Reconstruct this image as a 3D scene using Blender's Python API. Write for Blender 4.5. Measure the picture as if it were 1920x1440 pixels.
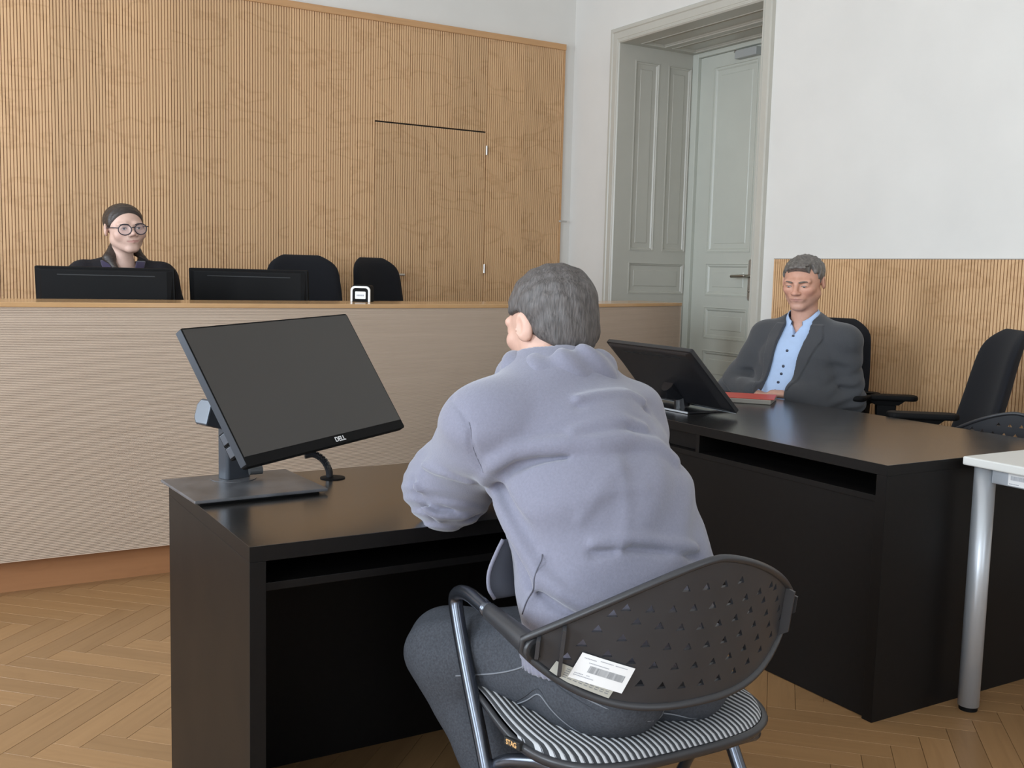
import bpy, bmesh, math, random
import numpy as np
from mathutils import Vector, Matrix, geometry as mgeo
random.seed(7)
for o in list(bpy.data.objects): bpy.data.objects.remove(o)
SC = bpy.context.scene
COL = SC.collection
PI = math.pi
def R(d): return math.radians(d)

# ------------------------------------------------------------------ camera
F_PX = 1950.0; YAW, PIT, ROL = R(30.79), R(6.09), R(1.43); HC = 1.25
fw = Vector((math.sin(YAW)*math.cos(PIT), math.cos(YAW)*math.cos(PIT), -math.sin(PIT)))
r0 = Vector((math.cos(YAW), -math.sin(YAW), 0)); u0 = r0.cross(fw)
rr = r0*math.cos(ROL) + u0*math.sin(ROL); uu = -r0*math.sin(ROL) + u0*math.cos(ROL)
cd = bpy.data.cameras.new('camera'); cam = bpy.data.objects.new('camera', cd); COL.objects.link(cam)
cd.sensor_fit = 'HORIZONTAL'; cd.sensor_width = 36.0; cd.lens = 36.0*F_PX/1920.0
cd.clip_start = 0.05; cd.clip_end = 100
M = Matrix.Identity(4)
for i in range(3):
    M[i][0], M[i][1], M[i][2] = rr[i], uu[i], -fw[i]
M[2][3] = HC
cam.matrix_world = M
SC.camera = cam
# ------------------------------------------------------------------ world and light
SC.view_settings.view_transform = 'Standard'
SC.view_settings.look = 'None'
SC.view_settings.gamma = 1.0
SC.view_settings.use_curve_mapping = False
SC.view_settings.exposure = 0.0
w = bpy.data.worlds.new('sky'); SC.world = w; w.use_nodes = True
bg = w.node_tree.nodes['Background']; bg.inputs[0].default_value = (0.72, 0.85, 1.0, 1); bg.inputs[1].default_value = 1.0
def area(name, loc, rot, sx, sy, power, col):
    l = bpy.data.lights.new(name, 'AREA'); l.shape = 'RECTANGLE'; l.size = sx; l.size_y = sy
    l.energy = power; l.color = col
    o = bpy.data.objects.new(name, l); COL.objects.link(o); o.location = loc; o.rotation_euler = rot
    return o
XL, YF, ZC = -2.9, -2.6, 3.9      # left wall, front wall (behind camera), ceiling
XR, YB = 4.22, 6.303              # right wall, panelled wall
WIN = [(-1.3, 1.3), (1.5, 1.3), (4.2, 1.3)]          # centre y, width of the windows in the left wall
for i, (cy, ww) in enumerate(WIN):
    area('daylight_window_%d' % (i+1), (XL+0.10, cy, 1.95), (0, -PI/2, 0), 2.3, ww-0.1, 126, (0.79, 0.895, 1.0))
WINF = [(-1.2, 1.3), (1.8, 1.3)]                      # windows in the wall behind the camera
for i, (cx, ww) in enumerate(WINF):
    area('daylight_window_%d' % (i+4), (cx, YF+0.10, 1.95), (PI/2, 0, 0), ww-0.1, 2.3, 24, (0.84, 0.92, 1.0))

# ------------------------------------------------------------------ helpers
def tag(o, label=None, cat=None, group=None, kind=None):
    if label: o['label'] = label
    if cat: o['category'] = cat
    if group: o['group'] = group
    if kind: o['kind'] = kind
    return o
def thing(name, label, cat, loc=(0,0,0), rotz=0, group=None):
    o = bpy.data.objects.new(name, None); COL.objects.link(o); o.location = loc; o.rotation_euler = (0,0,rotz)
    o.empty_display_size = 0.1
    return tag(o, label, cat, group)
def link(name, me, parent=None, mat=None):
    o = bpy.data.objects.new(name, me); COL.objects.link(o)
    if parent: o.parent = parent
    if mat is not None:
        me.materials.clear(); me.materials.append(mat)
    return o
class MB:
    def __init__(s): s.v = []; s.f = []
    def add(s, vs, fs):
        n = len(s.v); s.v += [tuple(v) for v in vs]; s.f += [tuple(i+n for i in f) for f in fs]; return s
    def box(s, x0, x1, y0, y1, z0, z1, M=None):
        vs = [Vector((x,y,z)) for z in (z0,z1) for y in (y0,y1) for x in (x0,x1)]
        if M is not None: vs = [M @ v for v in vs]
        return s.add(vs, [(0,2,3,1),(4,5,7,6),(0,1,5,4),(2,6,7,3),(0,4,6,2),(1,3,7,5)])
    def tube(s, pts, r, n=10, cap=True, closed=False, sq=None):
        pts = [Vector(p) for p in pts]; m = len(pts); rs = r if isinstance(r, (list, tuple)) else [r]*m
        t0 = (pts[1]-pts[0]).normalized(); a = Vector((0,0,1)) if abs(t0.z) < .9 else Vector((1,0,0))
        nrm = (a - t0*a.dot(t0)).normalized(); rings = []
        for i, p in enumerate(pts):
            if closed: t = (pts[(i+1) % m]-pts[i-1]).normalized()
            elif i == 0: t = t0
            elif i == m-1: t = (pts[i]-pts[i-1]).normalized()
            else: t = ((pts[i+1]-p).normalized()+(p-pts[i-1]).normalized()).normalized()
            nrm = (nrm - t*nrm.dot(t)).normalized(); b = t.cross(nrm)
            ring = []
            for k in range(n):
                an = 2*PI*k/n; c, sn = math.cos(an), math.sin(an)
                if sq: c *= sq[0]; sn *= sq[1]
                ring.append(p + nrm*(c*rs[i]) + b*(sn*rs[i]))
            rings.append(ring)
        vs = [v for rg in rings for v in rg]; fs = []
        for i in range(m if closed else m-1):
            j = (i+1) % m
            for k in range(n):
                k2 = (k+1) % n
                fs.append((i*n+k, i*n+k2, j*n+k2, j*n+k))
        if cap and not closed:
            fs.append(tuple(range(n-1,-1,-1))); fs.append(tuple((m-1)*n+k for k in range(n)))
        return s.add(vs, fs)
    def prism(s, poly, z0, z1, M=None):
        n = len(poly)
        vs = [Vector((x,y,z)) for z in (z0,z1) for x,y in poly]
        if M is not None: vs = [M @ v for v in vs]
        fs = [tuple(range(n-1,-1,-1)), tuple(range(n,2*n))]
        fs += [(i, (i+1) % n, n+(i+1) % n, n+i) for i in range(n)]
        return s.add(vs, fs)
    def lathe(s, prof, c=(0,0,0), n=24, M=None):
        vs = []; m = len(prof)
        for r, z in prof:
            for k in range(n):
                a = 2*PI*k/n; v = Vector((c[0]+r*math.cos(a), c[1]+r*math.sin(a), c[2]+z)); vs.append(M @ v if M is not None else v)
        fs = [(i*n+k, i*n+(k+1) % n, (i+1)*n+(k+1) % n, (i+1)*n+k) for i in range(m-1) for k in range(n)]
        if prof[0][0] > 1e-6: fs.append(tuple(range(n-1,-1,-1)))
        if prof[-1][0] > 1e-6: fs.append(tuple((m-1)*n+k for k in range(n)))
        return s.add(vs, fs)
    def grid(s, rows):
        nr, nc = len(rows), len(rows[0])
        return s.add([v for r in rows for v in r], [(i*nc+j, i*nc+j+1, (i+1)*nc+j+1, (i+1)*nc+j) for i in range(nr-1) for j in range(nc-1)])
    def mesh(s, name, smooth=False):
        me = bpy.data.meshes.new(name); me.from_pydata(s.v, [], s.f); me.update()
        if smooth: me.polygons.foreach_set('use_smooth', [True]*len(me.polygons))
        return me
    def build(s, name, mat, parent=None, smooth=False, bevel=0, seg=2, solid=0, sub=0, auto=None):
        o = link(name, s.mesh(name, smooth), parent, mat)
        if solid: m = o.modifiers.new('solid', 'SOLIDIFY'); m.thickness = solid; m.offset = 0
        if bevel: m = o.modifiers.new('bevel', 'BEVEL'); m.width = bevel; m.segments = seg; m.limit_method = 'ANGLE'; m.angle_limit = R(40)
        if sub: m = o.modifiers.new('sub', 'SUBSURF'); m.levels = sub; m.render_levels = sub
        return o
def box(name, mat, parent, x0, x1, y0, y1, z0, z1, bevel=0.0015, M=None):
    return MB().box(x0, x1, y0, y1, z0, z1, M).build(name, mat, parent, bevel=bevel)
def rrect(w, h, r, n=5, cx=0, cy=0):
    pts = []
    for (sx, sy, a0) in ((1,1,0), (-1,1,90), (-1,-1,180), (1,-1,270)):
        for k in range(n+1):
            a = R(a0+90*k/n); pts.append((cx+sx*(w/2-r)+r*math.cos(a), cy+sy*(h/2-r)+r*math.sin(a)))
    return pts
def bez(pts, n=8):                                   # Catmull-Rom through points
    P = [Vector(p) for p in pts]; P = [P[0]*2-P[1]] + P + [P[-1]*2-P[-2]]; out = []
    for i in range(1, len(P)-2):
        for k in range(n):
            t = k/n; a, b, c, d = P[i-1], P[i], P[i+1], P[i+2]
            out.append(0.5*((2*b)+(c-a)*t+(2*a-5*b+4*c-d)*t*t+(3*b-a-3*c+d)*t**3))
    return out + [P[-2]]
def copy_tree(o, parent=None):
    c = o.copy(); COL.objects.link(c); c.parent = parent
    for ch in list(o.children): copy_tree(ch, c)
    return c
def text_obj(name, body, size, mat, parent, M, depth=0.0004, bold=0.0):
    cu = bpy.data.curves.new('txt', 'FONT'); cu.body = body; cu.size = size; cu.align_x = 'CENTER'; cu.align_y = 'CENTER'
    cu.extrude = depth; cu.offset = bold
    t = bpy.data.objects.new('txt', cu); COL.objects.link(t)
    me = bpy.data.meshes.new_from_object(t.evaluated_get(bpy.context.evaluated_depsgraph_get()))
    bpy.data.objects.remove(t); me.transform(M)
    return link(name, me, parent, mat)
# ------------------------------------------------------------------ materials
MATS = {}
def mat(name, col, rough=0.5, metal=0.0, spec=0.5, noise=0.0, nscale=30, bump=0.0, bscale=200, coat=0.0, sheen=0.0, stretch=None, attr=None, rnd=0.0, rvar=0.0):
    m = bpy.data.materials.new(name); m.use_nodes = True; nt = m.node_tree; N = nt.nodes; L = nt.links
    b = N['Principled BSDF']; b.inputs['Base Color'].default_value = (*col, 1); b.inputs['Roughness'].default_value = rough
    b.inputs['Metallic'].default_value = metal; b.inputs['Specular IOR Level'].default_value = spec
    b.inputs['Coat Weight'].default_value = coat; b.inputs['Coat Roughness'].default_value = 0.1
    b.inputs['Sheen Weight'].default_value = sheen; b.inputs['Sheen Roughness'].default_value = 0.5
    tc = N.new('ShaderNodeTexCoord'); vec = tc.outputs['Object']
    if stretch:
        mp = N.new('ShaderNodeMapping'); mp.inputs['Scale'].default_value = stretch; L.new(vec, mp.inputs[0]); vec = mp.outputs[0]
    src = None
    if attr:
        at = N.new('ShaderNodeAttribute'); at.attribute_name = attr; src = at.outputs['Color']
    if noise or rnd:
        nz = N.new('ShaderNodeTexNoise'); nz.inputs['Scale'].default_value = nscale; nz.inputs['Detail'].default_value = 5; L.new(vec, nz.inputs['Vector'])
        mr = N.new('ShaderNodeMapRange'); mr.inputs[3].default_value = 1-noise; mr.inputs[4].default_value = 1+noise
        L.new(nz.outputs['Fac'], mr.inputs[0]); val = mr.outputs[0]
        mr.inputs[1].default_value = 0.25; mr.inputs[2].default_value = 0.75
        if rnd:
            oi = N.new('ShaderNodeObjectInfo'); m2 = N.new('ShaderNodeMapRange'); m2.inputs[3].default_value = 1-rnd; m2.inputs[4].default_value = 1+rnd
            L.new(oi.outputs['Random'], m2.inputs[0]); mm = N.new('ShaderNodeMath'); mm.operation = 'MULTIPLY'
            L.new(val, mm.inputs[0]); L.new(m2.outputs[0], mm.inputs[1]); val = mm.outputs[0]
        mx = N.new('ShaderNodeVectorMath'); mx.operation = 'SCALE'
        if src is not None: L.new(src, mx.inputs[0])
        else: mx.inputs[0].default_value = col
        L.new(val, mx.inputs['Scale']); src = mx.outputs[0]
    if src is not None: L.new(src, b.inputs['Base Color'])
    if bump:
        n2 = N.new('ShaderNodeTexNoise'); n2.inputs['Scale'].default_value = bscale; n2.inputs['Detail'].default_value = 3; L.new(vec, n2.inputs['Vector'])
        bp = N.new('ShaderNodeBump'); bp.inputs['Strength'].default_value = bump; bp.inputs['Distance'].default_value = 0.002
        L.new(n2.outputs['Fac'], bp.inputs['Height']); L.new(bp.outputs[0], b.inputs['Normal'])
    if rvar:
        n3 = N.new('ShaderNodeTexNoise'); n3.inputs['Scale'].default_value = 6; n3.inputs['Detail'].default_value = 4; L.new(tc.outputs['Object'], n3.inputs['Vector'])
        m3 = N.new('ShaderNodeMapRange'); m3.inputs[3].default_value = rough-rvar; m3.inputs[4].default_value = rough+rvar
        L.new(n3.outputs['Fac'], m3.inputs[0]); L.new(m3.outputs[0], b.inputs['Roughness'])
    MATS[name] = m
    return m
def wood_mat(name, base, dark, rough, grain=(60, 60, 2.0), fig=(5, 5, 14), figs=0.25, rnd=0.1, objw=False, coat=0.0, spec=0.5, gr=0.4):
    m = bpy.data.materials.new(name); m.use_nodes = True; nt = m.node_tree; N = nt.nodes; L = nt.links
    b = N['Principled BSDF']; b.inputs['Roughness'].default_value = rough; b.inputs['Coat Weight'].default_value = coat; b.inputs['Coat Roughness'].default_value = 0.15
    b.inputs['Specular IOR Level'].default_value = spec
    tc = N.new('ShaderNodeTexCoord'); oi = N.new('ShaderNodeObjectInfo')
    w4 = N.new('ShaderNodeMath'); w4.operation = 'MULTIPLY'; w4.inputs[1].default_value = 40.0; L.new(oi.outputs['Random'], w4.inputs[0])
    def nz(scale, det):
        mp = N.new('ShaderNodeMapping'); mp.inputs['Scale'].default_value = scale; L.new(tc.outputs['Object'], mp.inputs[0])
        n = N.new('ShaderNodeTexNoise'); n.noise_dimensions = '4D'; n.inputs['Scale'].default_value = 1; n.inputs['Detail'].default_value = det
        L.new(mp.outputs[0], n.inputs['Vector']); L.new(w4.outputs[0], n.inputs['W']); return n.outputs['Fac']
    g = nz(grain, 4); fgr = nz(fig, 3)
    # dark flecks of the figure: narrow band of the noise
    a = N.new('ShaderNodeMath'); a.operation = 'SUBTRACT'; a.inputs[1].default_value = 0.55; L.new(fgr, a.inputs[0])
    ab = N.new('ShaderNodeMath'); ab.operation = 'ABSOLUTE'; L.new(a.outputs[0], ab.inputs[0])
    mr = N.new('ShaderNodeMapRange'); mr.inputs[1].default_value = 0.0; mr.inputs[2].default_value = 0.035; mr.inputs[3].default_value = figs; mr.inputs[4].default_value = 0; L.new(ab.outputs[0], mr.inputs[0])
    mg = N.new('ShaderNodeMapRange'); mg.inputs[1].default_value = 0.3; mg.inputs[2].default_value = 0.7; mg.inputs[3].default_value = 0.0; mg.inputs[4].default_value = gr; L.new(g, mg.inputs[0])
    ad = N.new('ShaderNodeMath'); ad.operation = 'ADD'; L.new(mr.outputs[0], ad.inputs[0]); L.new(mg.outputs[0], ad.inputs[1])
    mx = N.new('ShaderNodeMix'); mx.data_type = 'RGBA'; mx.inputs['A'].default_value = (*base, 1); mx.inputs['B'].default_value = (*dark, 1); L.new(ad.outputs[0], mx.inputs['Factor'])
    m2 = N.new('ShaderNodeMapRange'); m2.inputs[3].default_value = 1-rnd; m2.inputs[4].default_value = 1+rnd; L.new(oi.outputs['Random'], m2.inputs[0])
    sc = N.new('ShaderNodeVectorMath'); sc.operation = 'SCALE'; L.new(mx.outputs['Result'], sc.inputs[0]); L.new(m2.outputs[0], sc.inputs['Scale'])
    L.new(sc.outputs[0], b.inputs['Base Color'])
    MATS[name] = m
    return m
WHITE = mat('white_plaster', (0.735, 0.712, 0.672), 0.9, noise=0.03, nscale=3, bump=0.08, bscale=120)
CEIL = mat('ceiling_paint', (0.80, 0.79, 0.76), 0.9)
GREYP = mat('grey_gloss_paint', (0.52, 0.497, 0.437), 0.32, noise=0.03, nscale=4)
GREYD = mat('door_gloss_paint', (0.58, 0.588, 0.522), 0.3, noise=0.03, nscale=4)
PANEL = wood_mat('maple_panel', (0.70, 0.445, 0.240), (0.52, 0.295, 0.140), 0.42, (45, 45, 0.8), (3, 3, 8), 0.38, 0.065, gr=0.22)
TRIMW = wood_mat('maple_trim', (0.58, 0.33, 0.155), (0.42, 0.22, 0.095), 0.4, (3, 60, 60), (4, 4, 9), 0.1, 0.05)
PLINTH = wood_mat('brown_plinth', (0.40, 0.19, 0.085), (0.28, 0.12, 0.05), 0.4, (2, 40, 40), (3, 3, 9), 0.15, 0.03)
BTOP = wood_mat('bench_top_wood', (0.60, 0.37, 0.18), (0.46, 0.26, 0.12), 0.16, (2, 40, 40), (3, 3, 9), 0.15, 0.02)
BFRONT = wood_mat('bench_front_wood', (0.62, 0.495, 0.39), (0.50, 0.38, 0.285), 0.38, (2, 2, 90), (3, 3, 9), 0.08, 0.02)
PARQ = wood_mat('oak_parquet', (0.345, 0.197, 0.088), (0.245, 0.130, 0.054), 0.33, (2.5, 70, 70), (2, 18, 18), 0.2, 0.11, coat=0.12)
BLACKW = mat('black_laminate', (0.0060, 0.0052, 0.0050), 0.42, spec=0.17, noise=0.15, nscale=60, bump=0.05, bscale=500, rvar=0.04)
BLKTOP = mat('black_desktop_laminate', (0.012, 0.011, 0.010), 0.22, noise=0.1, nscale=60, bump=0.04, bscale=500, rvar=0.03); BLKTOP.node_tree.nodes['Principled BSDF'].inputs['IOR'].default_value = 2.6
BLKPL = mat('black_plastic', (0.006, 0.0058, 0.006), 0.6, spec=0.10, bump=0.04, bscale=900)
BLKGL = mat('black_gloss_plastic', (0.012, 0.012, 0.014), 0.22)
SCREEN = mat('matte_screen', (0.038, 0.034, 0.031), 0.42, spec=0.55)
FABRIC = mat('black_fabric', (0.0125, 0.013, 0.016), 0.95, spec=0.2, noise=0.25, nscale=400, bump=0.35, bscale=900, sheen=0.04)
SILVER = mat('silver_paint', (0.55, 0.58, 0.62), 0.36, metal=0.55)
STEEL = mat('brushed_steel', (0.55, 0.54, 0.52), 0.28, metal=1.0)
DKCHR = mat('dark_chrome', (0.12, 0.13, 0.155), 0.25, metal=0.9)
GREYPL = mat('charcoal_plastic', (0.030, 0.030, 0.033), 0.38, noise=0.12, nscale=15, bump=0.05, bscale=600)
WHITEL = mat('white_laminate', (0.72, 0.72, 0.69), 0.4)
WHITEP = mat('white_plastic', (0.80, 0.80, 0.80), 0.35)
PAPER = mat('paper_label', (0.80, 0.80, 0.80), 0.6)
PAPERY = mat('aged_label', (0.42, 0.41, 0.36), 0.6)
INK = mat('grey_ink', (0.16, 0.17, 0.19), 0.7)
INKL = mat('pale_ink', (0.35, 0.36, 0.40), 0.7)
BLK = mat('deep_black', (0.008, 0.008, 0.008), 0.6)
ORANGE = mat('tan_lettering', (0.62, 0.36, 0.15), 0.6)
REDF = mat('red_folder', (0.62, 0.085, 0.06), 0.5)
# ================================================================== the room
def struct(name, mb, m, parent=None, bevel=0, smooth=False):
    o = mb.build(name, m, parent, smooth=smooth, bevel=bevel)
    if parent is None: o['kind'] = 'structure'
    return o
# floor: sub-floor slab, then herringbone staves laid at 45 degrees to the walls
floor = struct('floor', MB().box(XL-.2, XR+.9, YF-.2, YB+.2, -.12, -.004), mat('subfloor_boards', (0.20, 0.10, 0.04), 0.6))
PLK_L, PLK_W, GAP = .492, .082, .0012
def plank_mesh():
    b = MB(); l, w_, h = PLK_L/2-GAP/2, PLK_W/2-GAP/2, .0006
    b.add([(-l,-w_,-.004),(l,-w_,-.004),(l,w_,-.004),(-l,w_,-.004),(-l,-w_,-h),(l,-w_,-h),(l,w_,-h),(-l,w_,-h),(-l+h,-w_+h,0),(l-h,-w_+h,0),(l-h,w_-h,0),(-l+h,w_-h,0)],
          [(0,1,5,4),(1,2,6,5),(2,3,7,6),(3,0,4,7),(4,5,9,8),(5,6,10,9),(6,7,11,10),(7,4,8,11),(8,9,10,11)])
    me = b.mesh('plank'); me.materials.append(PARQ); return me
pm = plank_mesh(); TH = R(135); planks = []
cT, sT = math.cos(TH), math.sin(TH)
A0 = Vector((.435, 3.876))
for i in range(-70, 71):
    for j in range(-12, 13):
        ou, ov = i*PLK_W + j*PLK_L, i*PLK_W - j*PLK_L
        for (cu_, cv_, rt) in ((ou+PLK_L/2, ov+PLK_W/2, 0), (ou-PLK_W/2, ov+PLK_L/2, PI/2)):
            x = A0.x + cT*cu_ - sT*cv_; y = A0.y + sT*cu_ + cT*cv_
            if XL+.3 < x < 3.9 and YF+.3 < y < 5.9: planks.append((x, y, TH+rt))
def see(x, y):
    v = Vector((x, y, 0)) - Vector((0, 0, HC)); d = v.dot(fw)
    if d < .3: return 0
    px, py = 960+F_PX*v.dot(rr)/d, 720-F_PX*v.dot(uu)/d
    vis = -120 < px < 2040 and py < 1580
    if not vis or y > 4.36: return 0
    if .60 < x < 1.4 and 2.5 < y < 4.1: return .1/d     # mostly hidden behind the small desk
    if x > 2.42 and y > 1.95: return .05/d
    return 1/d
planks.sort(key=lambda p: -see(p[0], p[1]))
rest = MB()
for k, (x, y, a) in enumerate(planks):
    if k < 300 and see(x, y) > .02:
        o = bpy.data.objects.new('plank', pm); COL.objects.link(o); o.parent = floor
        o.location = (x, y, 0); o.rotation_euler = (0, 0, a + (PI if random.random() < .5 else 0))
    else:
        Mx = Matrix.Translation((x, y, 0)) @ Matrix.Rotation(a, 4, 'Z')
        l, w_ = PLK_L/2-GAP/2, PLK_W/2-GAP/2
        rest.add([Mx @ Vector(v) for v in ((-l,-w_,0),(l,-w_,0),(l,w_,0),(-l,w_,0),(-l,-w_,-.004),(l,-w_,-.004),(l,w_,-.004),(-l,w_,-.004))], [(0,1,2,3),(0,4,5,1),(1,5,6,2),(2,6,7,3),(3,7,4,0)])
o = rest.build('plank_field', PARQ, floor); o['kind'] = 'stuff'
# raised platform behind the bench
struct('floor_platform', MB().box(XL, 3.35, 4.97, YB, 0, .15), PLINTH)
# walls
struct('ceiling', MB().box(XL-.2, XR+.9, YF-.2, YB+.3, ZC, ZC+.12), CEIL)
wb = struct('wall_back', MB().box(XL-.2, XR+.9, YB+.026, YB+.3, -.1, ZC), WHITE)
OY0, OY1, OZ = 4.425, 5.756, 2.783                       # door niche
b = MB(); b.box(XR, XR+.66, YF-.2, OY0-.02, -.1, ZC); b.box(XR, XR+.66, OY1+.02, YB+.3, -.1, ZC); b.box(XR, XR+.66, OY0-.02, OY1+.02, OZ+.02, ZC)
wr = struct('wall_right', b, WHITE)
b = MB(); ys = [YF-.2]
for cy, ww in sorted(WIN):
    b.box(XL-.4, XL, ys[-1], cy-ww/2, -.1, ZC); b.box(XL-.4, XL, cy-ww/2, cy+ww/2, -.1, .75); b.box(XL-.4, XL, cy-ww/2, cy+ww/2, 3.15, ZC); ys.append(cy+ww/2)
b.box(XL-.4, XL, ys[-1], YB+.3, -.1, ZC)
struct('wall_left', b, WHITE)
b = MB(); xs = [XL-.4]
for cx, ww in sorted(WINF):
    b.box(xs[-1], cx-ww/2, YF-.4, YF, -.1, ZC); b.box(cx-ww/2, cx+ww/2, YF-.4, YF, -.1, .75); b.box(cx-ww/2, cx+ww/2, YF-.4, YF, 3.15, ZC); xs.append(cx+ww/2)
b.box(xs[-1], XR+.9, YF-.4, YF, -.1, ZC)
struct('wall_front', b, WHITE)
wi = 0
for cy, ww in WIN:
    wi += 1; f = MB()
    for (y0, y1, z0, z1) in ((cy-ww/2, cy-ww/2+.07, .75, 3.15), (cy+ww/2-.07, cy+ww/2, .75, 3.15), (cy-ww/2, cy+ww/2, .75, .83), (cy-ww/2, cy+ww/2, 3.07, 3.15), (cy-.035, cy+.035, .75, 3.15), (cy-ww/2, cy+ww/2, 2.3, 2.37)):
        f.box(XL-.22, XL-.15, y0, y1, z0, z1)
    struct('window_%d' % wi, f, WHITEL)
for cx, ww in WINF:
    wi += 1; f = MB()
    for (x0, x1, z0, z1) in ((cx-ww/2, cx-ww/2+.07, .75, 3.15), (cx+ww/2-.07, cx+ww/2, .75, 3.15), (cx-ww/2, cx+ww/2, .75, .83), (cx-ww/2, cx+ww/2, 3.07, 3.15), (cx-.035, cx+.035, .75, 3.15), (cx-ww/2, cx+ww/2, 2.3, 2.37)):
        f.box(x0, x1, YF-.22, YF-.15, z0, z1)
    struct('window_%d' % wi, f, WHITEL)
# panelling of vertical slats: every board its own piece
PITCH, SLAT, GD = .0163, .0118, .013
def slat_board(a0, a1, z0, z1, axis, face):
    """slats run up; axis 'x': along x on plane y=face; axis 'y': along y on plane x=face"""
    b = MB(); n = max(1, round((a1-a0)/PITCH)); p = (a1-a0)/n; g = p-SLAT*p/PITCH
    for k in range(n):
        s0, s1 = a0+k*p+g/2, a0+(k+1)*p-g/2
        if axis == 'x': b.box(s0, s1, face, face+.02, z0, z1)
        else: b.box(face, face+.02, s0, s1, z0, z1)
    if axis == 'x': b.box(a0+.0003, a1-.0003, face+GD, face+.022, z0, z1)
    else: b.box(face+GD, face+.022, a0+.0003, a1-.0003, z0, z1)
    return b
edges = [-2.88, -2.4, -1.95, -1.5, -1.1, -.7, -.3, .05, .52, .78, 1.06, 1.30, 1.42, 1.75, 2.12, 2.36, 2.52, 2.688]
for a, c in zip(edges, edges[1:]): slat_board(a, c, .15, 2.815, 'x', YB).build('panel', PANEL, wb)
for a, c in ((2.688, 2.93), (2.93, 3.24), (3.24, 3.504)): slat_board(a, c, 2.201, 2.815, 'x', YB).build('panel', PANEL, wb)
for a, c in ((3.506, 3.80), (3.80, 4.113)): slat_board(a, c, .15, 2.815, 'x', YB).build('panel', PANEL, wb)
box('cap_trim', TRIMW, wb, -2.88, 4.127, YB-.012, YB+.026, 2.815, 2.855, .002)
box('edge_trim', TRIMW, wb, 4.113, 4.127, YB-.003, YB+.026, .15, 2.815, .001)
# concealed door in the panelling
d2 = thing('door_2', None, None); d2['kind'] = 'structure'
for a, c in ((2.690, 3.08), (3.08, 3.502)): slat_board(a, c, .155, 2.191, 'x', YB).build('panel', PANEL, d2)
MB().box(2.69, 3.50, YB+.0221, YB+.0238, .155, 2.191).build('door_leaf', PANEL, d2)
MB().box(2.66, 3.53, YB+.0239, YB+.0258, .15, 2.23).build('gap_shade_sheet', BLK, d2)  # black sheet added behind the leaf to paint the gap's shade
for zc in (2.075, 1.275, .40):
    MB().tube([(3.506, YB-.006, zc-.03), (3.506, YB-.006, zc+.03)], .008, 10).build('hinge', STEEL, d2, smooth=False)
b = MB(); b.tube([(2.76, YB, 1.22), (2.76, YB-.05, 1.22)], .009, 10); b.tube([(2.755, YB-.05, 1.22), (2.885, YB-.05, 1.22)], .009, 10)
b.build('handle', STEEL, d2)
# small metal pin at the edge of the panelling
b = MB(); b.tube([(4.115, YB-.008, 1.627), (4.172, YB-.008, 1.627)], .0055, 8); b.tube([(4.117, YB-.008, 1.627), (4.117, YB+.002, 1.627)], .008, 8)
tag(b.build('wall_pin', STEEL), 'short dark metal pin at the right edge of the wood panelling', 'pin')
# low panelling on the right wall
ye = [4.247, 3.96, 3.60, 3.24, 2.9, 2.55, 2.2, 1.8, 1.4]
for c, a in zip(ye, ye[1:]): slat_board(a, c, .0, 1.362, 'y', XR-.024).build('panel', PANEL, wr)
box('cap_trim', mat('grey_top_strip', (.30, .27, .24), .5), wr, XR-.0245, XR-.0005, 1.4, 4.247, 1.362, 1.366, 0)
# door niche with casing, lining and a pair of doors
d1 = thing('door_1', None, None); d1['kind'] = 'structure'
prof = [(0,-.0), (0,.022), (.008,.030), (.014,.030), (.020,.022), (.026,.022), (.030,.026), (.070,.026), (.076,.032), (.094,.032), (.102,.024), (.104,.0)]
b = MB()
rows = []
for (w_, p) in prof:
    rows.append([(XR-p, OY1+w_, 0), (XR-p, OY1+w_, OZ+w_), (XR-p, OY0-w_*.70, OZ+w_), (XR-p, OY0-w_*.70, 0)])
b.grid(rows); b.build('casing', GREYP, d1)
def panelled(name, m, parent, W, H, T, panels, M, ins=.026, dep=.012):
    """board W x H (local x, z), thickness T behind y=0, front faces -y, with sunk panels"""
    xs_ = sorted({0, W, *[p[0] for p in panels], *[p[1] for p in panels]}); zs_ = sorted({0, H, *[p[2] for p in panels], *[p[3] for p in panels]})
    b = MB()
    for x0, x1 in zip(xs_, xs_[1:]):
        for z0, z1 in zip(zs_, zs_[1:]):
            xc, zc = (x0+x1)/2, (z0+z1)/2
            if any(p[0] < xc < p[1] and p[2] < zc < p[3] for p in panels): continue
            b.add([M @ Vector(v) for v in ((x0,0,z0),(x1,0,z0),(x1,0,z1),(x0,0,z1))], [(0,1,2,3)])
    b.add([M @ Vector(v) for v in ((0,0,0),(W,0,0),(W,0,H),(0,0,H),(0,T,0),(W,T,0),(W,T,H),(0,T,H))], [(0,4,5,1),(1,5,6,2),(2,6,7,3),(3,7,4,0),(7,6,5,4)])
    o = b.build(name, m, parent)
    for (x0, x1, z0, z1) in panels:
        q = MB()
        rings = [(0, 0), (.0, -.003), (.007, -.004), (.010, .003), (ins*.7, .004), (ins, dep), (ins+.03, dep), (ins+.034, dep-.003), (ins+.036, dep-.003)]
        vs = []; 
        for i, y in rings: vs += [M @ Vector(v) for v in ((x0+i,y,z0+i),(x1-i,y,z0+i),(x1-i,y,z1-i),(x0+i,y,z1-i))]
        fs = []
        for k in range(len(rings)-1):
            for e in range(4): fs.append((k*4+e, k*4+(e+1) % 4, (k+1)*4+(e+1) % 4, (k+1)*4+e))
        n = (len(rings)-1)*4; fs.append((n, n+1, n+2, n+3)); q.add(vs, fs)
        q.build('panel', m, o)
    return o
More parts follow.
